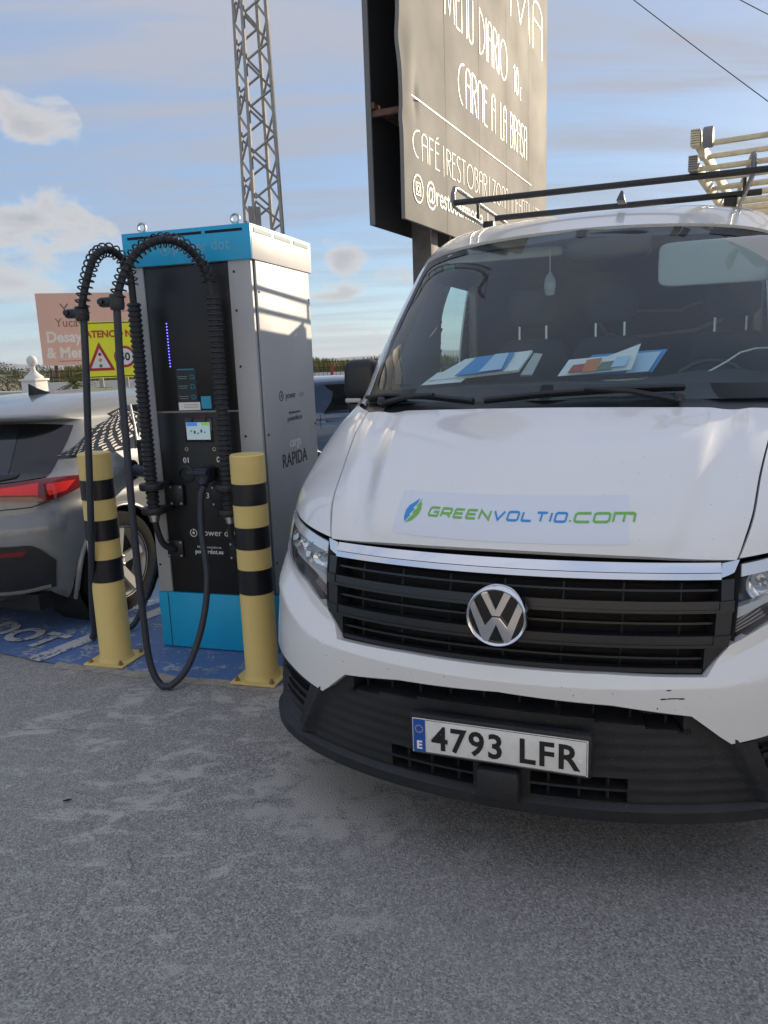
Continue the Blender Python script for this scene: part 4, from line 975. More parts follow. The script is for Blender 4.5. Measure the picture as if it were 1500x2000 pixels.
text('side_lettering', 'powerdot.es', .042, tr(CW+.0025, .43, 1.268) @ SIDE, M_greyprint, chg, 'CENTER', bold=.0006)
text('side_lettering', 'carga', .078, tr(CW+.0025, .335, 1.122) @ SIDE, mat('pale_print', (.78, .79, .79), .5), chg)
text('side_lettering', 'RAPIDA', .108, tr(CW+.0025, .215, 1.018) @ SIDE, M_ink, chg, bold=.0008, sx=.98)
# front fittings
M_led = mat('led_blue', (.02, .02, .2), .4, emit=(.12, .10, 1.0), estr=3.0)
for k in range(15): MB().lathe([(.0028, 0), (.0028, .003), (0, .003)], 8, tr(.203, .0075, 1.593+.0158*k) @ rot('X', 90)).build('status_light', M_led, chg)
MB().box((.292, .0068, 1.485), (.118, .002, .185)).build('instruction_label', mat('label_navy', (.012, .022, .03), .4), chg)
for k, z in enumerate((1.535, 1.485, 1.430)):
    for q in range(2): MB().box((.270, .0052, z+.004-.011*q), (.060-.012*q, .0012, .003)).build('label_line', mat('label_grey_print', (.25, .27, .28), .5), chg)
    rb = MB(); x, zz = .328, z; ribbon(rb, [(x-.010, zz-.010), (x+.008, zz-.010), (x+.008, zz+.010), (x-.010, zz+.010)], .003, tr(0, .0056, 0) @ FACE, True); ribbon(rb, [(x+.008, zz), (x+.015, zz-.006)], .003, tr(0, .0056, 0) @ FACE)
    rb.build('label_icon', mat('label_teal_print', (.02, .28, .36), .5), chg, fixn=False)
MB().box((.292, .0052, 1.575), (.10, .0012, .006)).build('label_heading', MATS['label_teal_print'], chg)
MB().box((.298, .0066, 1.382), (.128, .002, .042)).build('white_label', M_whiteprint, chg)
for q in range(2): MB().box((.310, .0051, 1.389-.012*q), (.085, .0012, .003)).build('label_line', MATS['label_grey_print'], chg)
MB().box((.399, .0066, 1.400), (.058, .002, .065)).build('blue_label', mat('label_cyan', (.03, .36, .60), .5), chg)
MB().box((.341, .006, 1.255), (.165, .010, .130), bev=.004).build('screen_bezel', M_blackgl, chg, 30)
scr = MB(); scr.box((.341, .0002, 1.250), (.140, .002, .092)); scr = scr.build('display', mat('display_pale', (.20, .26, .28), .3, emit=(.45, .60, .66), estr=.22), chg)
MB().box((.306, -.0015, 1.286), (.062, .0012, .018)).build('display_panel', mat('display_blue', (.03, .12, .4), .3, emit=(.05, .25, .8), estr=.25), scr)
MB().box((.385, -.0015, 1.288), (.045, .0012, .014)).build('display_panel', mat('display_green', (.08, .25, .05), .3, emit=(.2, .6, .12), estr=.25), scr)
for k in range(5): MB().box((.300+.02*k, -.0015, 1.25-.006*(k % 3)), (.010, .0012, .006+.01*(k % 2))).build('display_mark', M_greyprint, scr)
text('maker_lettering', 'circontrol', .014, tr(.325, .0066, 1.322) @ FACE, mat('red_print', (.35, .03, .03), .5), chg)
for x in (.258, .424):
    rb = MB(); ribbon(rb, [(x+.009*math.cos(a), 1.152+.009*math.sin(a)) for a in np.linspace(0, 2*PI, 16)[:-1]], .003, tr(0, .0066, 0) @ FACE, True); rb.build('socket_ring', mat('ring_yellow', (.6, .55, .3), .5), chg, fixn=False)
for s, x, z in (('01', .230, 1.078), ('02', .432, 1.082), ('3', .352, .885)): text('socket_number', s, .042, tr(x, .0066, z) @ FACE, M_whiteprint, chg, bold=.0005)
for x in (.243, .345, .447):
    MB().lathe([(.050, -.01), (.050, .004), (.040, .006), (.036, -.006), (0, -.006)], 24, tr(x, .006, 1.015) @ rot('X', 90)).build('holster', M_satin, chg, 40)
def cat3(pts, n=10):
    P = [Vector(p) for p in pts]; Q = [P[0]*2-P[1]]+P+[P[-1]*2-P[-2]]; o = []
    for i in range(len(P)-1):
        a, b, c, d = Q[i:i+4]
        for k in range(n):
            t = k/n; o.append(.5*((2*b)+(c-a)*t+(2*a-5*b+4*c-d)*t*t+(3*b-a-3*c+d)*t**3))
    return o+[P[-1]]
def helix(path, r, pitch, wr, seg=12):
    L = [0]
    for i in range(len(path)-1): L.append(L[-1]+(path[i+1]-path[i]).length)
    tot = L[-1]; n = int(tot/pitch*seg); out = []; i = 0; nx = None
    for k in range(n+1):
        d = tot*k/n
        while i < len(path)-2 and d > L[i+1]: i += 1
        t = (d-L[i])/max(1e-9, L[i+1]-L[i]); p = path[i].lerp(path[i+1], t); T = (path[i+1]-path[i]).normalized()
        if nx is None: nx = T.orthogonal().normalized()
        nx = (nx-T*nx.dot(T)).normalized(); ny = T.cross(nx); a = 2*PI*d/pitch
        out.append(p+nx*(r*math.cos(a))+ny*(r*math.sin(a)))
    return out
def arm(bottom, top, arch, clamp_dir, flz):
    e = empty('cable_arm'); e.parent = chg
    # corrugated conduit
    n = 170; pts = [bottom.lerp(top, k/n) for k in range(n+1)]; rs = [.036 if (k//2) % 2 == 0 else .029 for k in range(n+1)]
    MB().tube(pts, rs, 16).build('conduit', M_cable, e, 25)
    core = cat3([top-Vector((0, 0, .03))]+arch, 10)
    MB().tube(core, .0185, 10).build('arch_core', M_cable, e, 60)
    MB().tube(helix(core[6:], .033, .031, .0042), .0042, 5).build('spring', M_spring, e, 60)
    for z in flz:
        p = bottom.lerp(top, (z-bottom.z)/(top.z-bottom.z)); c = MB(); c.lathe([(.030, -.018), (.062, -.018), (.066, -.010), (.066, .010), (.062, .018), (.030, .018)], 24, tr(*p)); c.box((p.x+.055*(1 if p.x < .3 else -1)*.6, p.y+.06, p.z), (.05, .10, .03)); c.build('conduit_flange', M_cable, e, 35)
    MB().lathe([(.020, -.055), (.026, -.05), (.026, -.03), (.032, -.028), (.032, .0), (.020, .004)], 14, tr(*bottom)).build('cable_gland', M_alu, e, 30)
    q = arch[-1]; cl = MB(); cl.box(q+clamp_dir*.035, (.11, .045, .045), bev=.014); cl.lathe([(.030, -.035), (.034, -.02), (.034, .02), (.030, .035)], 14, tr(*q)); cl.lathe([(.012, 0), (.014, .01), (0, .012)], 10, tr(*(q+clamp_dir*.07+Vector((0, -.022, 0)))) @ rot('X', 90))
    cl.build('cable_clamp', M_satin, e, 40)
    return e
Y1 = -.085
b1, t1 = cpx(300, 1000, Y1), cpx(262, 592, Y1); b2, t2 = cpx(449, 1003, Y1), cpx(416, 578, Y1)
b1.x = t1.x = (b1.x+t1.x)/2; b2.x = t2.x = (b2.x+t2.x)/2
A1 = [t1]+[cpx(px, py, y) for px, py, y in ((252, 530, -.12), (230, 497, -.18), (206, 488, -.24), (184, 503, -.32), (170, 545, -.38), (161, 590, -.40), (160, 613, -.40))]
A2 = [t2]+[cpx(px, py, y) for px, py, y in ((402, 532, -.12), (378, 495, -.18), (345, 472, -.26), (308, 470, -.34), (272, 488, -.41), (246, 525, -.46), (233, 562, -.49), (228, 590, -.50))]
e1 = arm(b1, t1, A1[1:], Vector((-1, 0, .1)), (.962, .83)); e2 = arm(b2, t2, A2[1:], Vector((-1, 0, .05)), (.962, .83))
# brackets and lower tails
for (b_, sx_, sxk) in ((b1, .135, 1), (b2, .52, -1)):
    for z in (.90,): MB().box((b_.x+sxk*.10, -.004, z), (.085, .02, .115), bev=.004).build('conduit_bracket', M_satin, chg, 30)
    for dx in (-.03, .03):
        for dz in (-.045, .045): MB().lathe([(.006, 0), (.006, .003), (0, .004)], 8, tr(b_.x+sxk*.10+dx, -.0145, .90+dz) @ rot('X', 90)).build('bracket_bolt', M_alu, chg)
    MB().tube(cat3([b_+Vector((0, 0, -.04)), b_+Vector((sxk*.008, .01, -.12)), Vector((sx_-sxk*.035, -.05, .63)), Vector((sx_, -.012, .595)), Vector((sx_, .02, .590))], 8), .0175, 10).build('lower_cable', M_cable, chg, 60)
    MB().box((sx_, .004, .594), (.10, .012, .10), bev=.004).build('cable_entry_plate', M_satin, chg, 30)
    for dx in (-.038, .038):
        for dz in (-.038, .038): MB().lathe([(.006, 0), (.006, .003), (0, .004)], 8, tr(sx_+dx, -.003, .594+dz) @ rot('X', 90)).build('plate_bolt', M_alu, chg)
# hanging cables
q = A2[-1]
loop = cat3([q+Vector((0, 0, .02)), cpx(235, 720, -.50), cpx(248, 880, -.505), cpx(262, 1040, -.51), cpx(278, 1190, -.52), cpx(292, 1290, -.53), cpx(312, 1335, -.53), cpx(335, 1338, -.52), cpx(368, 1300, -.44), cpx(395, 1220, -.34), cpx(405, 1130, -.26), cpx(394, 1040, -.19), cpx(392, 975, -.135), cpx(398, 950, -.11)], 10)
lo_min = min(p.z for p in loop)
loop = [Vector((p.x, p.y, max(p.z, .026))) for p in loop]
MB().tube(loop, .0175, 12).build('charging_cable', mat('cable_blue_black', (.028, .033, .048), .5), chg, 60)
pc = cpx(398, 935, -.07)
pg = MB(); pg.box((pc.x, -.055, pc.z+.02), (.088, .10, .085), rot('X', 0), bev=.02); pg.tube([(pc.x, -.075, pc.z+.0), loop[-1]], [.034, .022], 12); pg.box((pc.x-.02, -.10, pc.z+.035), (.12, .03, .03), bev=.01)
pg.build('charging_connector', mat('connector_blue_black', (.020, .025, .045), .5), chg, 40)
def wch(p): return CH_O + ce1*p.x + ce2*p.y + Vector((0, 0, p.z))
def lch(P): d = P-CH_O; return Vector((d.dot(ce1), d.dot(ce2), d.z))
# ------------------------------------------------------------------ bollards
def bollard(loc, rz, h, label):
    e = empty('safety_bollard', loc, rz, label, 'bollard', 'bollards in front of the charging station')
    M_by = mat('bollard_yellow', (.74, .57, .20), .5, noise=.55, nscale=3.5, dirt=(.60, .45, .18), bump=.08, bscale=60); add_specks(M_by, 14, .07, (.25, .19, .10), .8) if len(M_by.node_tree.nodes) < 14 else None; M_tape = mat('bollard_black_tape', (.012, .012, .016), .35)
    MB().box((0, 0, .018), (.245, .245, .010), bev=.002).build('base_plate', M_by, e, 30)
    MB().lathe([(.0, .022), (.096, .022), (.090, .034), (.085, .045), (.085, h-.006), (.080, h), (0, h)], 40).build('post', M_by, e, 30)
    for z0, z1 in ((.475, .60), (.705, .815), (.925, 1.03)):
        MB().lathe([(.084, z0*h/1.17-.0), (.0868, z0*h/1.17), (.0868, z1*h/1.17), (.084, z1*h/1.17)], 40).build('black_band', M_tape, e, 40)
    for x in (-.095, .095):
        for y in (-.095, .095):
            bb_ = MB(); bb_.lathe([(.014, .022), (.014, .032), (.008, .034), (.008, .046), (0, .046)], 6, tr(x, y, 0)); bb_.build('anchor_bolt', mat('rusty_bolt', (.30, .19, .10), .6, metal=.4), e, 30)
    return e
bollard((-.655, 3.715, 0), R(-17), 1.165, 'beige and black banded bollard between the charging station and the white van')
bollard((-1.515, 4.035, 0), R(-17), 1.165, 'beige and black banded bollard beside the grey hatchback')
# ------------------------------------------------------------------ parked cars
def car(label, loc, heading, paint_m, lattice=False, roofz=1.0, group=None, trim=None, port=False):
    c = empty('parked_car', loc, R(heading-90), label, 'car', group)
    k = roofz
    Z  = [.18, .30, .45, .60, .75, .88, .95, 1.02*k, 1.10*k, 1.25*k, 1.315*k, 1.335*k, 1.36*k, 1.395*k, 1.44*k, 1.475*k, 1.49*k]
    S_ = Skin(Z, [.22, .08, .01, .0, .03, .04, .07, .16, .25, .40, .455, .36, .34, .46, .74, 1.12, 1.75], [.80, .86, .893, .90, .898, .885, .87, .845, .81, .735, .70, .688, .673, .648, .60, .45, .03],
              [.40, .45, .48, .48, .50, .52, .52, .50, .46, .42, .38, .36, .36, .36, .36, .35, .1], [4.10, 4.25, 4.30, 4.30, 4.27, 4.18, 4.02, 3.72, 3.45, 3.05, 2.88, 2.83, 2.77, 2.66, 2.45, 2.1, 1.85], [.6, .7, .75, .8, .82, .85, .85, .7, .5, .4, .37, .37, .36, .35, .33, .3, .05], n0=2.3, n1=2.3, bow=.02)
    ths = list(np.linspace(0, 90, 40))+list(np.linspace(90, 180, 90))[1:]+list(np.linspace(180, 270, 40))[1:]; ths = [-t for t in reversed(ths)][:-1]+ths
    zs = list(np.linspace(.18, 1.0*k, 36))+list(np.linspace(1.02*k, 1.30*k, 12))+list(np.linspace(1.312*k, 1.40*k, 12))+list(np.linspace(1.41*k, 1.489*k, 12))
    WH = [(.80, .335, .395), (3.56, .335, .395)]; n = len(ths); vs = []; ins = []
    def foff(th, z):
        t = abs(th); o = 0
        if .80 < z < 1.0: o -= .012*math.exp(-((z-.83)/.035)**2) if 60 < t < 200 else 0      # shoulder hollow
        if t < 75: o += .014*math.exp(-((z-.70)/.05)**2)
        return o
    for z in zs:
        for th in ths:
            p = S_.O(th, z, foff(th, z)); f = None
            for (wy, wz, wr_) in WH:
                if abs(p.x) > .5 and math.hypot(p.y-wy, p.z-wz) < wr_: f = (wy, wz, wr_)
            vs.append(p); ins.append(f)
    fs = []; used = set()
    for j in range(len(zs)-1):
        for i in range(n-1):
            q = (j*n+i, j*n+i+1, (j+1)*n+i+1, (j+1)*n+i)
            if all(ins[a] for a in q): continue
            fs.append(q); used.update(a for a in q if ins[a])
    for a in used:
        wy, wz, wr_ = ins[a]; p = vs[a]; d = Vector((p.y-wy, p.z-wz)); L_ = max(1e-4, d.length); y, z = wy+d.x/L_*wr_, wz+d.y/L_*wr_
        vs[a] = Vector((p.x, y, z))
    b = MB(); b.add(vs, fs); b.build('body', paint_m, c, 50)
    MB().box((0, 2.15, .24), (1.5, 3.9, .10)).build('underbody', M_void, c)
    rimm = mat('car_alloy', (.50, .49, .47), .3, metal=.25)
    for sg in (-1, 1):
        for (wy, wz, wr_) in WH:
            MB().lathe([(.0, -.30), (wr_+.004, -.30), (wr_+.004, .0)], 36, tr(sg*.862, wy, wz) @ rot('Y', 90*sg), cap=False).build('wheel_well', M_void, c)
            MB().tube([(sg*(S_.P(120, max(.2, wz+wr_*math.sin(a))).x-.002), wy+wr_*math.cos(a), wz+wr_*math.sin(a)) for a in np.linspace(R(-18), R(198), 40)], .016, 6).build('arch_lip', paint_m if not lattice else paint_m, c, 60)
            wheel(c, (sg*.785, wy, .345), .345, .205, spokes=5, rim_m=rimm, twist=.10)
        f = lambda y, z: S_.thy(y, z)
        def sp(nm, pts4, m, off, nu=14, nv=8, rim=.008):
            (a, b_, c_, d_) = pts4
            cv = lambda P: [(f(y, z), z) for y, z in P]
            return skinmesh(nm, S_, coons(cv(a), cv(b_), cv(c_), cv(d_), nu, nv), m, c, off=off, rim=rim, mirror=(sg < 0))
        z0, z1 = (1.085 if lattice else 1.015)*k, 1.375*k; y0 = 1.16 if lattice else 1.30
        sp('side_window', ([(y0, z0), (3.30, z0-.03)], [(y0+.13, z1), (2.62, z1)], [(y0, z0), (y0+.13, z1)], [(3.30, z0-.03), (3.0, 1.19*k), (2.62, z1)]), M_darkglass, .004)
        for yb in (2.02,): sp('window_pillar', ([(yb-.05, 1.0*k), (yb+.05, 1.0*k)], [(yb-.02, z1), (yb+.05, z1)], [(yb-.05, 1.0*k), (yb-.02, z1)], [(yb+.05, 1.0*k), (yb+.05, z1)]), M_blackgl, .007, 2, 6)
        wl_ = MB(); wl_.tube([S_.O(sg*f(y, z0-.012), z0-.012, .006) for y in np.linspace(y0, 3.3, 20)], .007, 6); wl_.build('window_trim', trim or M_blackgl, c, 60)
        for yy in (1.23, 2.08, 3.12):
            MB().tube([S_.O(sg*f(yy+.06*(z-.6), z), z, .0005) for z in np.linspace(.36 if yy > 1.3 else .74, 1.0*k, 14)], .0028, 4).build('door_seam', M_void, c)
        MB().tube([S_.O(sg*f(y, .34), .34, .0005) for y in np.linspace(1.24, 3.15, 10)], .0028, 4).build('door_seam', M_void, c)
        for y in (1.42, 2.28):
            MB().box((sg*(S_.P(f(y, .90), .90).x+.012), y, .90*k if k < 1 else .90), (.022, .19, .026), bev=.009).build('door_handle', M_chrome if lattice else paint_m, c, 40)
        MB().box((0, 0, 0), (.10, .12, .13), tr(sg*.99, 3.02, 1.02*k), bev=.03).build('door_mirror', paint_m, c, 40)
        # lamps
        tl = skinmesh('tail_light', S_, coons([(8, .885), (40, .862), (66, .845), (90, .905)], [(8, .925), (40, .948), (66, .962), (90, .958)], [(8, .885), (8, .925)], [(90, .905), (92, .935), (90, .958)], 40, 8), mat('tail_red_dark', (.16, .004, .006), .08, coat=.8), c, off=.012, rim=.02, mirror=(sg < 0))
        skinmesh('light_guide', S_, coons([(26, .905), (60, .880)], [(26, .915), (60, .945)], [(26, .905), (26, .915)], [(60, .880), (60, .945)], 20, 4), mat('tail_red_bright', (.62, .02, .015), .15, coat=.5, emit=(1, .03, .02), estr=.05), tl, off=.014, rim=.004, mirror=(sg < 0))
        skinmesh('light_guide', S_, coons([(66, .872), (76, .888)], [(64, .935), (82, .940)], [(66, .872), (64, .935)], [(76, .888), (82, .940)], 8, 4), MATS['tail_red_bright'], tl, off=.014, rim=.004, mirror=(sg < 0))
        hl = skinmesh('headlight', S_, coons([(188, .66), (220, .66)], [(184, .78), (222, .74)], [(188, .66), (184, .78)], [(220, .66), (222, .74)], 12, 6), mat('car_lamp_glass', (.25, .26, .28), .08, metal=.4, coat=.6), c, off=.006, rim=.01, mirror=(sg < 0))
        skinmesh('reflector', S_, coons([(18, .535), (52, .545)], [(18, .56), (54, .572)], [(18, .535), (18, .56)], [(52, .545), (54, .572)], 10, 3), MATS['tail_red_dark'], c, off=.028, rim=.01, mirror=(sg < 0))
        skinmesh('bumper_insert', S_, coons([(0.1, .26), (40, .27), (66, .33)], [(0.1, .60), (45, .60), (58, .588), (69, .49)], [(0.1, .26), (0.1, .60)], [(66, .33), (69, .49)], 30, 14), mat('car_bumper_black', (.02, .021, .024), .3), c, off=.016, rim=.03, mirror=(sg < 0))
        skinmesh('bumper_trim', S_, coons([(0.1, .305), (40, .31), (63, .335)], [(0.1, .318), (40, .322), (63, .350)], [(0.1, .305), (0.1, .318)], [(63, .335), (63, .350)], 20, 2), mat('car_bumper_grey', (.20, .20, .20), .4), c, off=.030, rim=.02, mirror=(sg < 0))
        skinmesh('intake', S_, coons([(200, .30), (226, .30)], [(198, .48), (224, .42)], [(200, .30), (198, .48)], [(226, .30), (224, .42)], 8, 5), MATS['car_bumper_black'], c, off=.006, rim=.01, mirror=(sg < 0))
        if lattice:
            cp_ = ([(-.02, 1.10), (.6, 1.092), (1.10, 1.09)], [(1.02, 1.335), (1.24, 1.375)], [(-.02, 1.10), (.45, 1.16), (.80, 1.25), (1.02, 1.335)], [(1.10, 1.09), (1.24, 1.375)])
            cp_ = tuple([(y, z*k) for y, z in P] for P in cp_)
            lp = sp('lattice_panel', cp_, M_blackgl, .005, 18, 14)
            dm = MB(); cv = lambda P: [(f(y, z), z) for y, z in P]; LG = coons(*[cv(P) for P in cp_], 40, 40)
            def lg(u, v): return LG[int(round(v*40))][int(round(u*40))]
            NU, NV = 9, 7
            for a in range(NU):
                for b2 in range(NV):
                    for s2 in (0, 1):
                        u = (a+.5+.5*s2)/NU; v = (b2+.5+.5*s2)/NV
                        if u > .94 or v > .94: continue
                        sz = .29*(.65+.35*u)
                        P = []
                        for du, dv in ((1, 0), (0, 1), (-1, 0), (0, -1)):
                            P.append(S_.O(*lg(min(1, max(0, u+du*sz/NU)), min(1, max(0, v+dv*sz/NV))), .0085)); P[-1].x *= sg
                        dm.add(P, [(0, 1, 2, 3)])
            tag(dm.build('lattice_diamonds', mat('lattice_silver', (.30, .30, .29), .4, metal=.1), lp, fixn=False), kind='stuff')
            MB().tube([S_.O(sg*f(y, z), z, .008) for y, z in ((1.13, 1.09*k), (1.20, 1.23*k), (1.27, 1.375*k))], .010, 6).build('pillar_trim', trim, c, 60)
    # rear screen and spoiler
    skinmesh('rear_window', S_, coons(mir([(0, .985*k), (40, .985*k), (62, 1.0*k)]), mir([(0, 1.312*k), (40, 1.312*k), (74, 1.285*k)]), [(-62, 1.0*k), (-68, 1.15*k), (-74, 1.285*k)], [(62, 1.0*k), (68, 1.15*k), (74, 1.285*k)], 40, 14), M_blackgl, c, off=.006, rim=.01)
    skinmesh('rear_glass', S_, coons(mir([(0, 1.01*k), (40, 1.02*k)]), mir([(0, 1.30*k), (36, 1.29*k)]), [(-40, 1.02*k), (-36, 1.29*k)], [(40, 1.02*k), (36, 1.29*k)], 24, 10), M_darkglass, c, off=.010, rim=.004)
    skinmesh('hatch_trim', S_, coons(mir([(0, .955), (30, .958), (46, .975)]), mir([(0, .985), (30, .985), (46, .995)]), [(-46, .975), (-46, .995)], [(46, .975), (46, .995)], 20, 3), M_satin, c, off=.012, rim=.01)
    ws_ = skinmesh('windscreen', S_, coons(mir([(251, 1.0*k), (215, 1.01*k)])[::-1] if False else [(-212, 1.02*k), (-240, 1.01*k), (-269.9, 1.005*k)], [(-205, 1.365*k), (-240, 1.375*k), (-269.9, 1.38*k)], [(-212, 1.02*k), (-205, 1.365*k)], [(-269.9, 1.005*k), (-269.9, 1.38*k)], 20, 10), M_darkglass, c, off=.006, rim=.006)
    skinmesh('windscreen', S_, coons([(212, 1.02*k), (240, 1.01*k), (269.9, 1.005*k)], [(205, 1.365*k), (240, 1.375*k), (269.9, 1.38*k)], [(212, 1.02*k), (205, 1.365*k)], [(269.9, 1.005*k), (269.9, 1.38*k)], 20, 10), M_darkglass, c, off=.006, rim=.006)
    # hatch seam, aerial fin
    for sg in (-1, 1):
        MB().tube([S_.O(sg*t, z, .0165) for t, z in ((0.1, .80), (30, .80), (56, .815), (66, .84))], .003, 4).build('hatch_seam', M_void, c)
    fn = MB(); fn.add([(-.022, -.02, 0), (.022, -.02, 0), (.022, .14, 0), (-.022, .14, 0), (-.003, -.03, .062), (.003, -.03, .062), (.006, .03, .035), (-.006, .03, .035)], [(0, 1, 5, 4), (1, 2, 6, 5), (2, 3, 7, 6), (3, 0, 4, 7), (4, 5, 6, 7), (0, 3, 2, 1)], tr(0, 1.08, 1.466*k) @ Matrix.Diagonal((1.2, 1.2, 1.35, 1))); fn.build('shark_fin', M_blackpl, c)
    return c, S_
M_cup = mat('car_grey_paint', (.215, .228, .24), .30, metal=.1, coat=.7, noise=.04, nscale=4)
M_cupt = mat('car_satin_trim', (.50, .49, .46), .3, metal=.8)
CUP_H = 68.0
hd = Vector((math.cos(R(CUP_H)), math.sin(R(CUP_H)), 0)); hr = Vector((hd.y, -hd.x, 0))
CUP_O = Vector((-1.703, 4.885, 0))-hd*.80-hr*.90
cup, CS = car('grey hatchback with lattice pillar panel, charging beside the charging station', CUP_O, CUP_H, M_cup, lattice=True, trim=M_cupt, roofz=.972)
# charge port, flap and lead of the hatchback
MB().lathe([(.062, -.004), (.066, .004), (.052, .006), (.048, -.002), (0, -.002)], 24, tr(.878, .98, .93) @ rot('Y', 90)).build('charge_port', M_blackgl, cup, 40)
MB().box((.95, 1.06, 1.0), (.16, .014, .24), rot('Z', 0), bev=.005).build('charge_flap', M_satin, cup, 40)
def wcup(x, y, z): return CUP_O+hr*x+hd*y+Vector((0, 0, z))
q = A1[-1]
def W2L(P): return lch(Vector(P))
low = Vector((-1.80, 4.42, .024))
left_cable = cat3([q+Vector((.01, 0, .02)), cpx(168, 720, -.41), cpx(173, 880, -.40), cpx(177, 1000, -.38), cpx(179, 1100, -.33), cpx(180, 1180, -.22), cpx(184, 1232, -.10), lch(Vector((-1.76, 4.36, .030))), lch(Vector((-1.70, 4.52, .026))), lch(Vector((-1.56, 4.50, .05))), lch(wcup(1.25, .60, .30)), lch(wcup(1.22, .78, .62)), lch(wcup(1.10, .93, .88)), lch(wcup(.97, .98, .935)), lch(wcup(.90, .98, .93))], 10)
MB().tube(left_cable, .0175, 12).build('charging_cable', MATS['cable_blue_black'], chg, 60)
p1_ = lch(wcup(1.10, .98, .90)); p2_ = lch(wcup(.90, .98, .93))
MB().tube([p1_, p2_.lerp(p1_, .4), p2_], [.024, .038, .040], 12).build('charging_connector', MATS['connector_blue_black'], chg, 40)
bl_, _ = car('blue hatchback parked beyond the charging station near the fence', Vector((-.74, 9.7, 0))-Vector((math.cos(R(30)), math.sin(R(30)), 0))*1.25-Vector((math.sin(R(30)), -math.cos(R(30)), 0))*.90, 30, mat('car_blue_paint', (.10, .15, .23), .3, metal=.5, coat=.7), roofz=.93)
nb_, _ = car('unseen dark grey hatchback added beside the white van to cast shade', van_pt(2.75, 4.2, 0), 180+90+math.degrees(VAN_YAW), mat('car_dark_paint', (.05, .052, .058), .3, metal=.4, coat=.7), roofz=1.0)  # out-of-view car, added so its shadow covers the near asphalt

# ------------------------------------------------------------------ lattice mast
MC = Vector((-1.245, 9.2, 0)); mast = empty('lattice_mast', MC, R(28), 'slender galvanised steel lattice mast rising behind the charging station', 'mast')
M_galv = mat('galvanised_steel', (.38, .365, .34), .5, metal=.15, noise=.2, nscale=12)
def mw_(z): return .190-.0135*(z-3.0)
for a in (0, 1, 2, 3):
    ang = R(45+90*a)
    leg = [(mw_(z)*1.2*math.cos(ang), mw_(z)*1.2*math.sin(ang), z) for z in np.linspace(0, 9.5, 12)]
    MB().tube(leg, .023, 6).build('leg', M_galv, mast, 50)
nb = 40; zs_ = np.linspace(.1, 9.4, nb+1)
for a in range(4):
    for i in range(nb):
        A_ = R(45+90*(a if (i % 2 == 0) else a+1)); B_ = R(45+90*(a+1 if (i % 2 == 0) else a)); z0, z1 = zs_[i], zs_[i+1]
        MB().tube([(mw_(z0)*1.2*math.cos(A_), mw_(z0)*1.2*math.sin(A_), z0), (mw_(z1)*1.2*math.cos(B_), mw_(z1)*1.2*math.sin(B_), z1)], .0135, 5).build('brace', M_galv, mast)
MB().box((-.16, -.17, 3.10), (.14, .012, .36)).build('mast_plate', M_galv, mast)
MB().box((0, 0, .03), (.6, .6, .06), bev=.01).build('mast_base', MATS['rough_concrete'], mast, 30)

# ------------------------------------------------------------------ restaurant billboard
BP = Vector((.279, 7.0, 0)); bd = Vector((.42, .907, 0)).normalized(); bn = Vector((bd.y, -bd.x, 0))
BBA = math.atan2(bd.y, bd.x)
bill = empty('roadside_billboard', BP, BBA, 'tall taupe restaurant billboard of metal sheets with white lettering, above the white van', 'billboard')
# local: x along the face, -y towards the viewer's side (face normal), z up
def taupe():
    m = mat('billboard_taupe', (.24, .232, .215), .68, spec=.10, noise=.22, nscale=1.3); return m
M_tau = taupe()
BZ0, BZ1, SHW = 2.77, 6.6, 1.075
for k in range(5):
    x0 = k*SHW+.004; x1 = (k+1)*SHW-.004; vs = []; fs = []; nx_, nz_ = 26, 90
    for j in range(nz_+1):
        z = BZ0+(BZ1-BZ0)*j/nz_
        for i in range(nx_+1):
            x = x0+(x1-x0)*i/nx_; y = .0016*math.sin(x*2.1+k)*math.sin(z*1.3+k*2)
            if k == 0:   # bent free edge with a dent
                y += .018*math.exp(-((x-.0)/.14)**2)*math.exp(-((z-4.20)/.14)**2)-.016*math.exp(-((x-.16)/.12)**2)*math.exp(-((z-3.98-.9*(x-.16))/.20)**2)+.008*math.exp(-(x/.10)**2)*math.exp(-((z-3.58)/.07)**2)+.003*math.sin(z*3.1)*math.exp(-(x/.25)**2)
                y += .02*math.exp(-((x-.30)/.05)**2)*math.exp(-((z-3.8)/.14)**2)
            vs.append((x, y, z))
    w_ = nx_+1
    for j in range(nz_):
        for i in range(nx_): fs.append((j*w_+i, j*w_+i+1, (j+1)*w_+i+1, (j+1)*w_+i))
    # turned-back edges
    o_ = len(vs)
    for j in range(nz_+1):
        p = vs[j*w_]; vs.append((p[0], p[1]+.035, p[2]))
    for j in range(nz_): fs.append((j*w_, (j+1)*w_, o_+j+1, o_+j))
    o2 = len(vs)
    for i in range(w_): p = vs[i]; vs.append((p[0], p[1]+.03, p[2]))
    for i in range(w_-1): fs.append((i, o2+i, o2+i+1, i+1))
    MB().add(vs, fs).build('front_sheet', M_tau, bill, 40)
GAP = .40
for k in range(5): MB().box((.146+SHW*(k+.5), GAP, (BZ0+BZ1)/2), (SHW-.006, .012, BZ1-BZ0)).build('back_sheet', mat('billboard_back', (.035, .035, .037), .6), bill)
MB().box((.146, GAP-.02, (BZ0+BZ1)/2), (.02, .05, BZ1-BZ0)).build('back_edge', mat('edge_grey', (.16, .16, .155), .5), bill)
M_rust = mat('rusty_steel', (.16, .085, .05), .8, noise=.5, nscale=15)
for z in (3.70, 4.9, 6.2):
    for x in (.20, 1.7, 3.4, 5.0): MB().box((x, GAP/2+.02, z), (.05, GAP-.06, .05)).build('spacer', M_rust, bill)
    MB().box((2.7, GAP-.045, z+.06), (5.1, .05, .05)).build('back_rail', M_rust, bill)
M_post = mat('billboard_post_steel', (.13, .11, .09), .6, noise=.4, nscale=6)
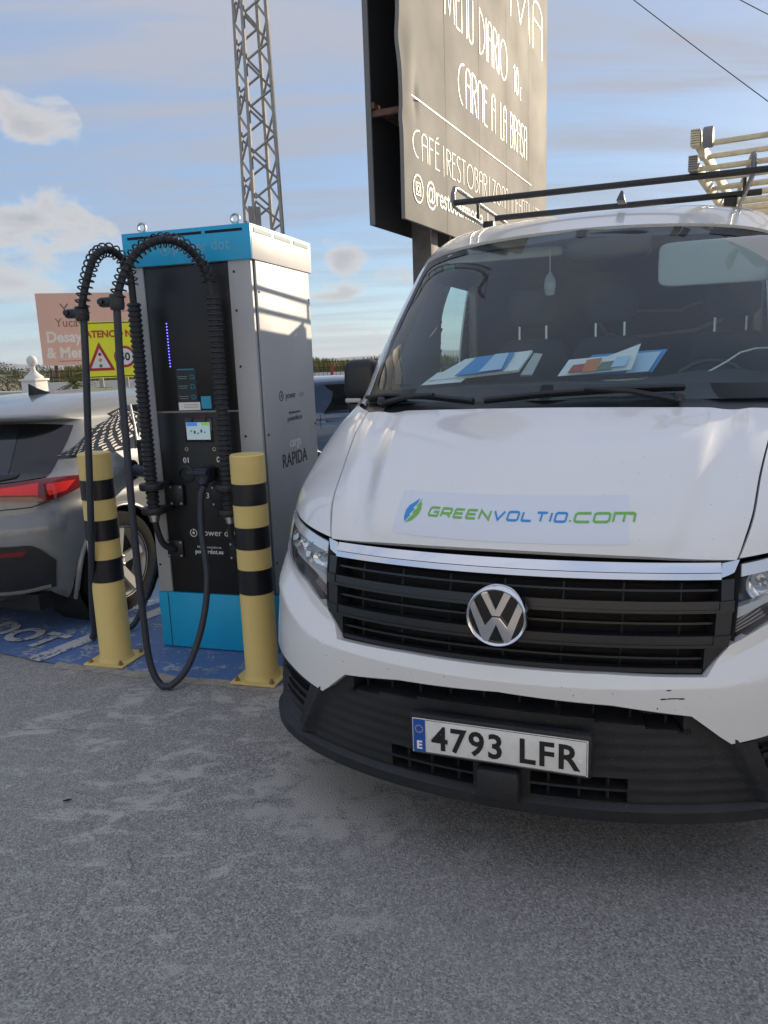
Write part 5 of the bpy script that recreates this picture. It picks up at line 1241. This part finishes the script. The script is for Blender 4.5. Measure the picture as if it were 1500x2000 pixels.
for x in (1.02, 4.1): MB().box((x, GAP/2+.02, 3.2), (.20, .20, 6.4), bev=.006).build('post', M_post, bill, 30)
M_bbw = mat('billboard_white', (.56, .555, .54), .5)
BF = tr(0, -.0035, 0) @ FACE
def arc(cx_, cy_, rx, ry, a0, a1, n=12): return [(cx_+rx*math.cos(R(a)), cy_+ry*math.sin(R(a))) for a in np.linspace(a0, a1, n)]
def DL():
    d = {}
    d['M'] = (.62, [[(0, 0), (.06, 1), (.31, .12), (.56, 1), (.62, 0)]]); d['E'] = (.26, [[(.26, 1), (0, 1), (0, 0), (.26, 0)], [(0, .62), (.22, .62)]])
    d['N'] = (.36, [[(0, 0)]+arc(.18, .82, .18, .18, 180, 0, 9)+[(.36, 0)]]); d['U'] = (.34, [[(0, 1)]+arc(.17, .17, .17, .17, 180, 360, 9)+[(.34, 1)]])
    d['D'] = (.40, [[(0, 0), (0, 1)]+arc(0, .5, .40, .5, 90, -90, 13)]); d['I'] = (.0, [[(0, 0), (0, 1)]]); d['A'] = (.34, [[(0, 0)]+arc(.17, .80, .17, .20, 180, 0, 9)+[(.34, 0)], [(0, .60), (.34, .60)]])
    d['R'] = (.32, [[(0, 0), (0, 1)]+arc(.12, .79, .20, .21, 90, -90, 9)+[(0, .58)], [(.10, .58), (.32, 0)]]); d['O'] = (.62, [arc(.31, .5, .31, .5, 90, 450, 22)])
    d['C'] = (.42, [[(.42, 1)]+arc(.40, .5, .40, .5, 90, 255, 14)]); d['L'] = (.24, [[(0, 1), (0, 0), (.24, 0)]]); d['B'] = (.32, [[(0, 0), (0, 1)]+arc(.10, .80, .18, .20, 90, -90, 8)+arc(.10, .30, .22, .30, 90, -90, 9)+[(0, 0)]])
    d['S'] = (.30, [[(.30, .95)]+arc(.16, .80, .16, .20, 60, 220, 8)+arc(.14, .25, .16, .25, 50, -140, 9)]); d['F'] = (.26, [[(.26, 1), (0, 1), (0, 0)], [(0, .62), (.22, .62)]])
    d['T'] = (.34, [[(0, 1), (.34, 1)], [(.17, 1), (.17, 0)]]); d['Z'] = (.34, [[(0, 1), (.34, 1), (0, 0), (.34, 0)]]); d['|'] = (.0, [[(0, -.05), (0, 1.0)]]); d['1'] = (.12, [[(0, .85), (.12, 1), (.12, 0)]]); d['0'] = (.30, [arc(.15, .5, .15, .5, 90, 450, 18)])
    d['H'] = (.34, [[(0, 0), (0, 1)], [(.34, 0), (.34, 1)], [(0, .60), (.34, .60)]])
    d['€'] = (.36, [[(.36, .9)]+arc(.26, .5, .22, .5, 60, 300, 14), [(-.02, .6), (.26, .6)], [(-.02, .42), (.24, .42)]]); d['É'] = (.26, d['E'][1]+[[(.06, 1.12), (.2, 1.22)]])
    return d
DECO = DL()
def deco(word, x, z, h, m, sw, gap=.13, sx=1.0, sp=.32, width=None):
    adv = sum((sp if c == ' ' else DECO[c][0]+gap) for c in word)-gap
    k = (width/(adv*h)) if width else sx
    for c in word:
        if c == ' ': x += sp*h*k; continue
        w, ps = DECO[c]; mb = MB()
        for p in ps:
            cl = len(p) > 6 and abs(p[0][0]-p[-1][0])+abs(p[0][1]-p[-1][1]) < 1e-6
            ribbon(mb, [(x+a*h*k, z+b_*h) for a, b_ in (p[:-1] if cl else p)], sw*.68, BF, cl, ext=.0008)
        mb.build('lettering', m, bill, fixn=False); x += (w+gap)*h*k
deco('CAFÉ', .21, 3.315, .235, M_bbw, .017, width=.66)
deco('|', .99, 3.30, .26, M_bbw, .015)
deco('RESTOBAR', 1.08, 3.315, .235, M_bbw, .017, width=1.32)
deco('|', 2.50, 3.30, .26, M_bbw, .015)
deco('ZONA', 2.62, 3.315, .235, M_bbw, .017, width=.66); deco('INFANTIL', 3.45, 3.315, .235, M_bbw, .017, width=.98)
deco('|', 4.56, 3.30, .26, M_bbw, .015); deco('TERRAZA', 4.68, 3.315, .235, M_bbw, .017, width=.66)
deco('CARNE', 1.46, 4.07, .39, M_bbw, .026, width=.98); deco('A', 2.62, 4.07, .39, M_bbw, .026); deco('LA', 2.98, 4.07, .39, M_bbw, .026, width=.24); deco('BRASA', 3.40, 4.07, .39, M_bbw, .026, width=.80)
deco('MENU', 1.10, 4.74, .42, M_bbw, .026, width=.86); deco('DIARIO', 2.18, 4.74, .42, M_bbw, .026, width=1.08); deco('10', 3.56, 4.74, .30, M_bbw, .024, width=.22); deco('€', 3.86, 4.72, .15, M_bbw, .014)
deco('MOMA', 1.2, 5.52, .62, M_bbw, .032, width=3.84)
MB().box((2.3, -.004, 3.805), (4.3, .003, .012)).build('rule_line', M_bbw, bill)
rb = MB(); ribbon(rb, arc(.31, 3.06, .115, .115, 0, 360, 30)[:-1], .016, BF, True); ribbon(rb, [(.255, 3.01), (.365, 3.01), (.365, 3.11), (.255, 3.11)], .014, BF, True); ribbon(rb, arc(.31, 3.06, .028, .028, 0, 360, 16)[:-1], .012, BF, True)
tag(rb.build('camera_icon', M_bbw, bill, fixn=False), kind='stuff')
text('lettering', '@restobarmoma_1', .27, tr(.50, -.0035, 2.985) @ FACE, M_bbw, bill, sx=.92, bold=.001)

# ------------------------------------------------------------------ far signs, gate, walls
def ypt(px, py, Y): return atY(px, py, Y)
yl = ypt(91, 716, 30); 
pk = empty('pink_billboard', (yl.x-.12, 30, 0), R(14), 'salmon pink cafe billboard on steel posts across the road', 'billboard')
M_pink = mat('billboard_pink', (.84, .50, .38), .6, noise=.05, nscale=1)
PZ0 = 1.74; PZ1 = 4.42
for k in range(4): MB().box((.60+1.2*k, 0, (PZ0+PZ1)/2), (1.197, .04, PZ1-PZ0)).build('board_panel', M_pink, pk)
PF = tr(0, -.025, 0) @ FACE; M_pkw = mat('sign_cream_print', (.90, .80, .70), .6); M_pkb = mat('sign_brown_print', (.26, .13, .09), .6)
text('lettering', 'Yucas', .46, tr(.60, -.025, 3.18) @ FACE, M_pkb, pk, sx=.9); text('lettering', 'Y', .6, tr(.82, -.025, 3.62) @ FACE, M_pkb, pk, sx=.9)
text('lettering', 'Desayunos', .56, tr(.22, -.025, 2.62) @ FACE, M_pkw, pk, bold=.018, sx=.92); text('lettering', '& Meriendas', .56, tr(.18, -.025, 2.03) @ FACE, M_pkw, pk, bold=.018, sx=.92)
text('lettering', 'La Yuca', .5, tr(3.0, -.025, 3.7) @ FACE, mat('sign_rose_print', (.55, .30, .33), .6), pk, shear=.3)
MB().box((2.2, -.026, 1.90), (3.2, .006, .02)).build('rule_line', M_pkb, pk)
M_pp = mat('brown_post_steel', (.10, .055, .04), .6)
for x in (.45, 1.75, 3.1, 4.4): MB().box((x, .10, 1.6), (.12, .12, 3.2)).build('post', M_pp, pk)
al = ypt(167, 740, 16); at_ = empty('warning_sign', (al.x, 16, 0), R(8), 'fluorescent yellow road warning sign with red triangle and speed limit', 'road sign')
SZ0 = al.z; SH = 1.13; SWD = 1.10
bmS = bmesh.new(); bmesh.ops.create_cube(bmS, size=1); bmesh.ops.scale(bmS, vec=(SWD, .03, SH), verts=bmS.verts); bmesh.ops.bevel(bmS, geom=[e for e in bmS.edges if abs(e.verts[0].co.y-e.verts[1].co.y) > .01], offset=.05, segments=4, affect='EDGES'); bmesh.ops.translate(bmS, vec=(SWD/2, 0, SZ0+SH/2), verts=bmS.verts)
me = bpy.data.meshes.new('sign_board'); bmS.to_mesh(me); bmS.free(); link('sign_board', me, at_, mat('sign_yellow', (.86, .84, .02), .45))
SF = tr(0, -.0165, 0) @ FACE; M_sred = mat('sign_red', (.42, .02, .025), .5); M_swh = mat('sign_white', (.75, .75, .74), .5)
rb = MB(); ribbon(rb, [(.03, SZ0+.03), (SWD-.03, SZ0+.03), (SWD-.03, SZ0+SH-.03), (.03, SZ0+SH-.03)], .018, SF, True); rb.build('sign_border', M_ink, at_, fixn=False)
text('lettering', 'ATENCIÓN', .185, tr(SWD/2, -.017, SZ0+.82) @ FACE, mat('sign_orange_red', (.50, .09, .01), .5), at_, 'CENTER', bold=.008, sx=.97)
tri = [(.09, SZ0+.17), (.58, SZ0+.17), (.335, SZ0+.68)]; mb = MB(); mb.add([(x, z, .0008) for x, z in tri], [(0, 1, 2)], SF); mb.build('warning_triangle', M_swh, at_, fixn=False)
rb = MB(); ribbon(rb, [(.10, SZ0+.18), (.57, SZ0+.18), (.335, SZ0+.66)], .055, SF, True, ext=.003); rb.build('triangle_border', M_sred, at_, fixn=False)
for k, cc in enumerate(((.45, .02, .02), (.62, .28, .02), (.02, .25, .10))):
    mb = MB(); mb.add([(.335+.034*math.cos(a), SZ0+.48-.115*k+.034*math.sin(a), .004) for a in np.linspace(0, 2*PI, 17)[:-1]], [tuple(range(16))], SF); mb.build('light_disc', mat('disc_%d' % k, cc, .5), at_, fixn=False)
mb = MB(); mb.add([(.825+.20*math.cos(a), SZ0+.42+.20*math.sin(a), .0008) for a in np.linspace(0, 2*PI, 33)[:-1]], [tuple(range(32))], SF); mb.build('speed_disc', M_swh, at_, fixn=False)
rb = MB(); ribbon(rb, [(.825+.19*math.cos(a), SZ0+.42+.19*math.sin(a)) for a in np.linspace(0, 2*PI, 41)[:-1]], .05, SF, True, ext=.003); rb.build('speed_ring', M_sred, at_, fixn=False)
text('lettering', '50', .22, tr(.825, -.019, SZ0+.345) @ FACE, M_ink, at_, 'CENTER', bold=.006, sx=.95)
for x in (.3, SWD-.3): MB().box((x, .06, SZ0/2+.55), (.08, .05, SZ0+1.1)).build('post', M_galv, at_)
# gate pillar with ball finial
pp = ypt(69, 760, 18); gp_ = empty('gate_pillar', (pp.x, 18, 0), R(-18), 'white rendered gate pillar topped by a ball finial', 'pillar')
M_rend = mat('white_render', (.70, .68, .64), .8, noise=.12, nscale=3, bump=.1, bscale=40)
MB().box((0, 0, .68), (.40, .40, 1.36), bev=.01).build('shaft', M_rend, gp_, 30)
MB().box((0, 0, 1.385), (.47, .47, .05), bev=.01).build('capital', M_rend, gp_, 30)
MB().lathe([(.22, 1.41), (.20, 1.46), (.12, 1.52), (.06, 1.60), (.045, 1.68), (.06, 1.70), (.0, 1.70)], 20, None).build('finial_neck', M_rend, gp_, 40)
MB().lathe([(.117*math.cos(a)+1e-4, 1.815+.117*math.sin(a)) for a in np.linspace(-PI/2, PI/2, 14)], 20).build('finial_ball', M_rend, gp_, 60)
w0 = ypt(-60, 766, 24); w1 = ypt(52, 766, 24)
wl0 = empty('garden_wall', (w0.x, 24, 0), 0, 'low white garden wall beside the gate pillar', 'wall')
MB().box(((w1.x-w0.x)/2, 0, .47), (w1.x-w0.x, .2, .94)).build('wall', M_rend, wl0); MB().box(((w1.x-w0.x)/2, 0, .965), (w1.x-w0.x+.06, .28, .05), bev=.01).build('coping', M_rend, wl0, 30)
w2 = ypt(92, 748, 27); wl1 = empty('garden_wall', (w2.x, 27, 0), 0, 'long white wall with a dark railing behind the road sign', 'wall')
MB().box((6, 0, .58), (12, .2, 1.16)).build('wall', M_rend, wl1)
for x in np.arange(.2, 12, .6): MB().box((x, 0, 1.36), (.03, .03, .40)).build('railing_post', M_ink, wl1)
for z in (1.33, 1.52): MB().box((6, 0, z), (12, .025, .025)).build('railing_bar', M_ink, wl1)
# fence beyond the parking area on the far side
f0 = ypt(560, 720, 22); fen = empty('wire_fence', (f0.x, 22, 0), R(2), 'dark wire fence with a red post beyond the blue car', 'fence')
M_fence = mat('fence_dark', (.05, .045, .04), .6)
for x in np.arange(0, 16, 2.4): MB().box((x, 0, .70), (.06, .06, 1.4)).build('fence_post', M_fence, fen)
rp = ypt(648, 720, 22); MB().box((rp.x-f0.x, -.06, .71), (.085, .085, 1.44)).build('red_post', mat('post_red', (.32, .045, .035), .6), fen)
for z in (.25, .62, 1.0, 1.33): MB().box((8, 0, z), (16, .018, .022)).build('fence_rail', M_fence, fen)
for x in np.arange(.06, 16, .12): MB().box((x, .0, .70), (.012, .012, 1.36)).build('fence_wire', M_fence, fen)
# overhead wires
for (a, b_, Y0, Y1_) in (((1180, -45), (1640, 300), 34, 30), ((1380, -36), (1640, 95), 35, 31)):
    A_ = ypt(*a, Y0); B_ = ypt(*b_, Y1_); d = B_-A_; o = empty('overhead_wire', A_, 0, 'thin overhead wire crossing the sky above the ladder' if a[0] < 1300 else 'short stretch of wire in the sky at the top of the picture', 'wire') if False else None
    pts = []
    for k in range(21):
        t = -.8+2.6*k/20; p = A_+d*t; pts.append(p-A_+Vector((0, 0, -.25*t*(1-t))))
    w_ = MB().tube(pts, .018, 5).build('overhead_wire', M_ink, None, 60); w_.location = A_; tag(w_, 'long overhead wire slanting down above the ladder' if a[0] < 1300 else 'overhead wire crossing the upper corner of the sky', 'wire', 'overhead wires')

# ------------------------------------------------------------------ unseen building added behind the camera to bounce sunlight onto the van
rs = empty('bounce_building', (-12, -11, 0), R(-4), 'unseen white building added behind the camera to bounce sunlight', 'building')
M_fac = mat('facade_white', (.80, .77, .70), .85, noise=.1, nscale=.6)
MB().box((13, -4, 2.6), (26, 8, 5.2)).build('wall', M_fac, rs); MB().box((13, -4, 5.3), (26.6, 8.6, .22), bev=.03).build('roof', mat('roof_tile_red', (.30, .12, .07), .8), rs, 30)
for k in range(6):
    w_ = MB().box((2.6+4.1*k, .03, 1.75), (1.7, .05, 1.5)).build('window', M_darkglass, rs); MB().box((2.6+4.1*k, .08, .95), (1.9, .16, .07)).build('sill', M_fac, w_)
MB().box((12.9, .03, 1.1), (1.1, .06, 2.2)).build('door', M_satin, rs)
tg = ground(131, 1568); tw_ = MB(); tw_.tube([(-.012, -.004, .011), (.004, .0, .012), (.016, .006, .011)], [.003, .004, .002], 6); tw_.box((.004, .002, .012), (.008, .006, .004)); tw_ = tw_.build('twig', M_bark_ if False else mat('twig_dark', (.03, .025, .02), .9), None); tw_.location = (tg.x, tg.y, 0); tag(tw_, 'small dark twig lying on the asphalt', 'twig')
# ------------------------------------------------------------------ vegetation and hills
def leafmat(name, c1, c2):
    if name in MATS: return MATS[name]
    m = bpy.data.materials.new(name); m.use_nodes = True; nt = m.node_tree; b = nt.nodes['Principled BSDF']; g = nt.nodes.new('ShaderNodeNewGeometry'); r = nt.nodes.new('ShaderNodeMixRGB')
    r.inputs[1].default_value = (*c1, 1); r.inputs[2].default_value = (*c2, 1); nt.links.new(g.outputs['Random Per Island'], r.inputs[0]); nt.links.new(r.outputs[0], b.inputs['Base Color']); b.inputs['Roughness'].default_value = .6
    MATS[name] = m; return m
def leaves(mb, c, rad, n, size, rng):
    for _ in range(n):
        while True:
            p = Vector((rng.uniform(-1, 1), rng.uniform(-1, 1), rng.uniform(-1, 1)))
            if p.length < 1: break
        p = Vector((p.x*rad[0], p.y*rad[1], p.z*rad[2]))+Vector(c); u = Vector((rng.gauss(0, 1), rng.gauss(0, 1), rng.gauss(0, 1))).normalized(); v = u.orthogonal().normalized(); s = size*rng.uniform(.6, 1.3)
        mb.add([p-u*s, p+v*s*.45, p+u*s, p-v*s*.45], [(0, 1, 2, 3)])
M_bark = mat('bark', (.10, .075, .05), .9)
def tree(loc, h, r, label, m, seed, group):
    rng = random.Random(seed); t = empty('tree', loc, 0, label, 'tree', group); mb = MB(); mb.tube([(0, 0, 0), (.05*h, 0, h*.3), (.02*h, .02*h, h*.62)], [h*.035, h*.026, h*.014], 8)
    for k in range(4): a = k*1.6+rng.random(); mb.tube([(.04*h, 0, h*(.28+.06*k)), (r*.6*math.cos(a), r*.6*math.sin(a), h*(.55+.07*k))], [h*.014, h*.006], 5)
    mb.build('trunk', M_bark, t, 50); cb = MB()
    for k in range(13):
        a = rng.uniform(0, 2*PI); q = rng.random()**.5; leaves(cb, (r*.75*q*math.cos(a), r*.75*q*math.sin(a), h*rng.uniform(.42, .88)), (r*.36, r*.36, h*.14), 130, .055*h*.5, rng)
    cb.build('crown', m, t, fixn=False); return t
M_olive = leafmat('olive_leaf', (.045, .06, .02), (.13, .13, .05)); M_yel = leafmat('reed_leaf', (.11, .12, .03), (.24, .20, .06))
k = 0
for (px, Y, h, r, lab) in ((10, 34, 1.75, 1.9, 'rounded olive tree above the low white wall'), (38, 44, 1.9, 1.6, 'small olive tree farther off between the wall and gate pillar'), (-18, 40, 2.2, 2.0, 'olive tree at the edge of the low white wall'), (105, 48, 1.9, 1.8, 'olive tree below the pink billboard posts'), (190, 46, 1.9, 2.0, 'dark olive tree behind the wall under the yellow sign'), (225, 50, 2.1, 1.9, 'olive tree behind the railing beside the yellow sign'), (262, 42, 1.9, 1.8, 'olive tree showing between the yellow sign and charger')):
    p = ypt(px, 740, Y); tree((p.x, Y, 0), h, r, lab, M_olive, k, 'olive trees across the road'); k += 1
# reed hedge behind the fence
rng = random.Random(5); hb = MB()
for _ in range(7000):
    x = rng.uniform(-14, 30); y = 34+rng.uniform(-.8, 1.4); hh = rng.uniform(1.45, 1.75)+.12*math.sin(x*1.3); a = rng.uniform(-.25, .25); b_ = rng.uniform(-.2, .2); w = rng.uniform(.02, .05); z0 = hh*rng.uniform(0, .6)
    hb.add([(x-w, y, z0), (x+w, y, z0), (x+a*.6+w*.6, y+b_*.6, hh*.9), (x+a, y+b_, hh)], [(0, 1, 2, 3)])
tag(hb.build('reed_hedge', M_yel, None, fixn=False), 'yellow green reeds growing behind the wire fence', kind='stuff')
# small palm by the wall
pp = ypt(146, 752, 22); pm = empty('palm', (pp.x, 22, 0), 0, 'small spiky palm in front of the wall below the pink billboard', 'palm')
MB().tube([(0, 0, 0), (.02, 0, .6), (0, 0, 1.15)], [.12, .10, .08], 8).build('trunk', M_bark, pm, 50)
rng = random.Random(9)
for q_ in range(26):
    a = 2*PI*q_/26+rng.uniform(-.1, .1); el = rng.uniform(-.1, 1.2); L_ = rng.uniform(.55, .85); fr_ = MB(); pts = []
    for s_i in range(9): t = s_i/8; pts.append(Vector((math.cos(a)*L_*t*math.cos(el), math.sin(a)*L_*t*math.cos(el), 1.15+L_*t*math.sin(el)-.42*L_*t*t)))
    fr_.tube(pts, [.010*(1-.8*i/8) for i in range(9)], 4)
    for i in range(1, 9):
        d = (pts[i]-pts[i-1]).normalized(); sd_ = d.cross(Vector((0, 0, 1))).normalized()
        for sg in (-1, 1):
            tip = pts[i]+sd_*sg*.20*(1-.5*i/8)+d*.12+Vector((0, 0, -.04)); fr_.add([pts[i]-d*.02, pts[i]+d*.02, tip], [(0, 1, 2)])
    fr_.build('frond', leafmat('palm_leaf', (.05, .08, .025), (.14, .16, .05)), pm, fixn=False)
# pale bare branch reaching in at the frame's left
tw = MB(); tp = ypt(-40, 770, 20); tw.tube([(0, 0, 0), (.05, 0, .9), (.15, 0, 1.7)], [.05, .035, .02], 6); random.seed(4)
for z, a, L_ in ((1.45, .1, .75), (1.6, .35, .7), (1.7, .15, .85), (1.5, -.1, .6), (1.65, 2.6, .6)):
    base_ = Vector((.12, 0, z)); tip = base_+Vector((L_*math.cos(a), .1, L_*math.sin(a)*.6)); tw.tube([base_, base_.lerp(tip, .5)+Vector((0, 0, .04)), tip], [.012, .009, .004], 5)
    tw.tube([base_.lerp(tip, .6), tip+Vector((-.02, 0, -.14))], [.007, .003], 4)
bt_ = empty('bare_shrub', (tp.x, 20, 0), 0, 'pale leafless shrub left of the gate pillar', 'shrub'); tw.build('branches', mat('pale_bark', (.62, .58, .50), .8), bt_, 50)
# hills
hv = []; hf = []; rng = random.Random(2); n = 160
for i in range(n+1):
    x = -5200+10400*i/n; h = 22+10*math.sin(i*.13+1)+7*math.sin(i*.31)+4*math.sin(i*.83)+rng.uniform(-1, 1)
    hv += [(x, 4300, -2), (x, 4500+120*math.sin(i*.4), max(6, h)), (x, 5200, -2)]
for i in range(n):
    for q_ in (0, 1): hf.append((i*3+q_, i*3+q_+1, (i+1)*3+q_+1, (i+1)*3+q_))
tag(MB().add(hv, hf).build('hills', mat('hill_scrub', (.10, .11, .08), .95, noise=.3, nscale=.01), None, 60), 'low blue hills on the horizon', kind='structure')

# ------------------------------------------------------------------ air
hz = MB(); hz.box((0, 2650, 30), (10800, 5500, 63)); hm = bpy.data.materials.new('haze_air'); hm.use_nodes = True; hn = hm.node_tree; hn.nodes.clear()
ho = hn.nodes.new('ShaderNodeOutputMaterial'); pv = hn.nodes.new('ShaderNodeVolumePrincipled'); pv.inputs['Color'].default_value = (.80, .88, 1.0, 1); pv.inputs['Density'].default_value = .00016; pv.inputs['Anisotropy'].default_value = 0
hn.links.new(pv.outputs[0], ho.inputs['Volume']); tag(hz.build('haze', hm, None), 'thin haze in the distance', kind='stuff')
